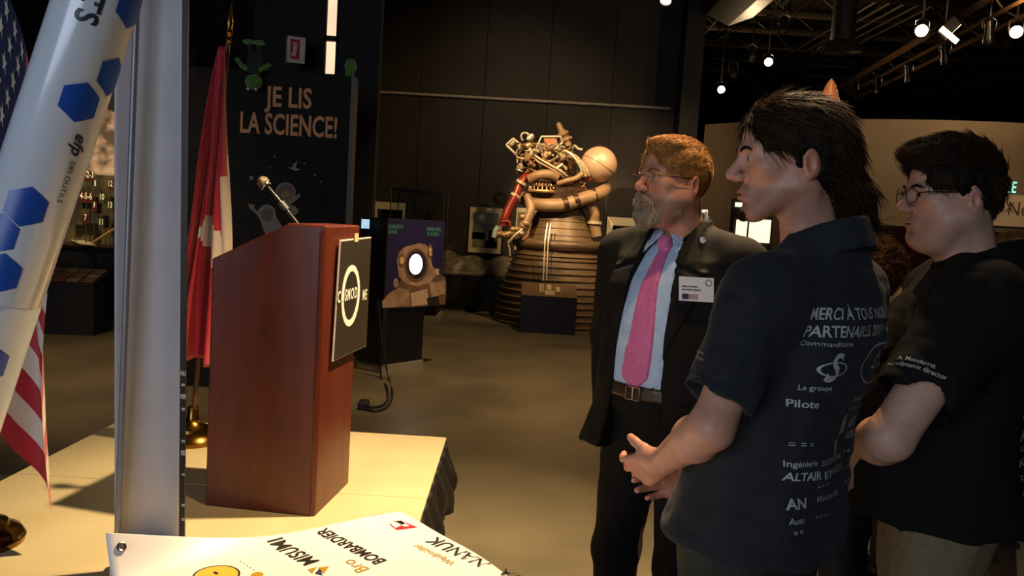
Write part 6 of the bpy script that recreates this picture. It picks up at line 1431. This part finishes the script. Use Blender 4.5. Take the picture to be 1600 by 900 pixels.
# ================================================================== visitors further back
def visitor(label, loc, yaw, eye_z, hairc, tipc, shirtm, skinc, curl=False, longh=False, hyaw=0, hpitch=0):
    k = eye_z/1.655; skin = srgb(skinc); M0 = Matrix.Translation(Vector(loc)) @ Matrix.Rotation(yaw, 4, 'Z'); S_ = np.diag([1, 1, k, 1.0])
    Mh = Matrix.Translation((0, -.03, eye_z)) @ rotM(hpitch, 0, hyaw)
    hv, hf, hc = head(skin); bv, bf, bc = body_core(skin); bv = bv*np.array([1, 1, k])
    arms_ = [arm((sx*.19, .01, 1.4*k), (sx*.245, .05, 1.12*k), (sx*.23, -.03, .9*k), (0, -.1, -1), (-sx, 0, 0), sx, skin, h=.005) for sx in (-1, 1)]
    v, f, c_ = joinm([(xform(hv, Mh), hf, hc), (bv, bf, bc)]+arms_); R = person_root('person', label, loc, yaw, v, f, c_)
    ev, ef, ec = eyes('3a2818'); npmesh('eyes', xform(ev, Mh), ef, M_eye, R, ec)
    def ex(s):
        if curl: s.ell((0, .03, .045), (.088, .1, .085), .03)
        if longh: s.rc((0, .06, -.02), (0, .08, -.17), .075, .06, .04); s.rc2((.06, .02, -.05), (.07, .03, -.17), .025, .025, .03)
        s.both((.088, .012, -.022), (.022, .027, .036), .006, 'sub') if not longh else None
    hs = hairshell(.018 if curl else .012, .075, up=.012, low=-.07, amp=.012 if curl else .004, sc=(55, 55, 55) if curl else (70, 50, 70), seed=13, extra=ex)
    add_hair('hair', R, Mh, hs, srgb(hairc), srgb(tipc), 2600, .03, .0013, (lambda P: np.random.RandomState(2).normal(0, 1, P.shape)) if curl else (lambda P: np.stack([P[:, 0], .3+0*P[:, 0], -1+0*P[:, 0]], 1)), seed=6, lift=.5 if curl else .2, curl=.35 if curl else 0, seg=5)
    s = SDF((-.32, -.22, .82*k), (.32, .24, 1.56*k), .008)
    s.loft([(z*k, cx, cy, rx, a, b) for z, cx, cy, rx, a, b in [(.86, 0, 0, .2, .14, .14), (1.1, 0, 0, .18, .125, .125), (1.35, 0, .005, .2, .12, .13), (1.43, 0, .02, .16, .09, .105), (1.48, 0, .032, .09, .065, .075), (1.51, 0, .036, .07, .06, .062)]], .02)
    for sx in (-1, 1): s.rc((sx*.06, .02, 1.44*k), (sx*.19, .012, 1.4*k), .05, .065, .05); s.rc((sx*.19, .012, 1.4*k), (sx*.245, .05, 1.12*k), .068, .055, .03); s.rc((sx*.245, .05, 1.12*k), (sx*.232, -.02, .93*k), .055, .045, .02)
    s.noise(.006, (12, 12, 9), 17); v, f = s.mesh(); npmesh('shirt', v, f, shirtm, R)
    lg = [((h_[0], h_[1], h_[2]*k), (kn[0], kn[1], kn[2]*k), an) for h_, kn, an in legs_std()]
    TR = trousers(legs_std(), 1.0); v, f = TR.mesh(); npmesh('trousers', v*np.array([1, 1, k]), f, pm('dark visitor trousers', '15151a', '1c1c22', 60, .8), R); shoes(legs_std(), pm('black shoe leather', '100d0b'), R); return R
visitor('curly brown-haired visitor seen between the two men in black polos', (1.295, 2.86, 0), math.radians(-125), 1.365, '2a180c', '7a5028', pm('dark visitor shirt', '141216', '1a181c', 60, .8), 'c08a68', curl=True, hpitch=.1)
visitor('dark long-haired visitor in pale top hidden behind the stout man', (1.83, 3.42, 0), math.radians(-185), 1.50, '0e0a08', '241810', pm('warm pale visitor top', 'b08868', 'a07c60', 60, .7), 'b07850', longh=True)
visitor('fair-haired visitor in red top at the far right edge', (2.62, 4.15, 0), math.radians(-100), 1.455, '8a5a24', 'd09a50', pm('dull red visitor top', '5a1a14', '64201a', 60, .8), 'b07850')
# rocket with an orange nose cone standing behind the ponytailed student
p = Vector((1.505, 4.0, 0)); g = thing('standing_rocket', 'slim standing rocket whose orange pointed nose cone shows above the ponytailed man', 'rocket', p)
tipz = ony(1297, 122, 4.0).z; nl = .30; rr = .088
MB().lathe([(rr*(1-(i/16))**.62+.0004, tipz-nl+nl*i/16) for i in range(17)], n=28).build('nose_cone', pm('orange translucent cone', 'f09a62', 'e88c54', 6, .4), g, smooth=True)
MB().lathe([(.001, .12), (rr*.9, .12), (rr, .14), (rr, tipz-nl)], n=28).build('body_tube', M_rkt, g, smooth=True)
for k in range(3):
    a = k*2.094+.4; d_ = Vector((math.cos(a), math.sin(a), 0)); t_ = Vector((-d_.y, d_.x, 0)); MB().prism([d_*r+Vector((0, 0, z))-t_*.003 for r, z in ((rr, .16), (rr, .42), (rr+.1, .2), (rr+.1, .0))], t_*.006).build('fin', pm('orange fin paint', 'c06030', None, 9, .4), g)
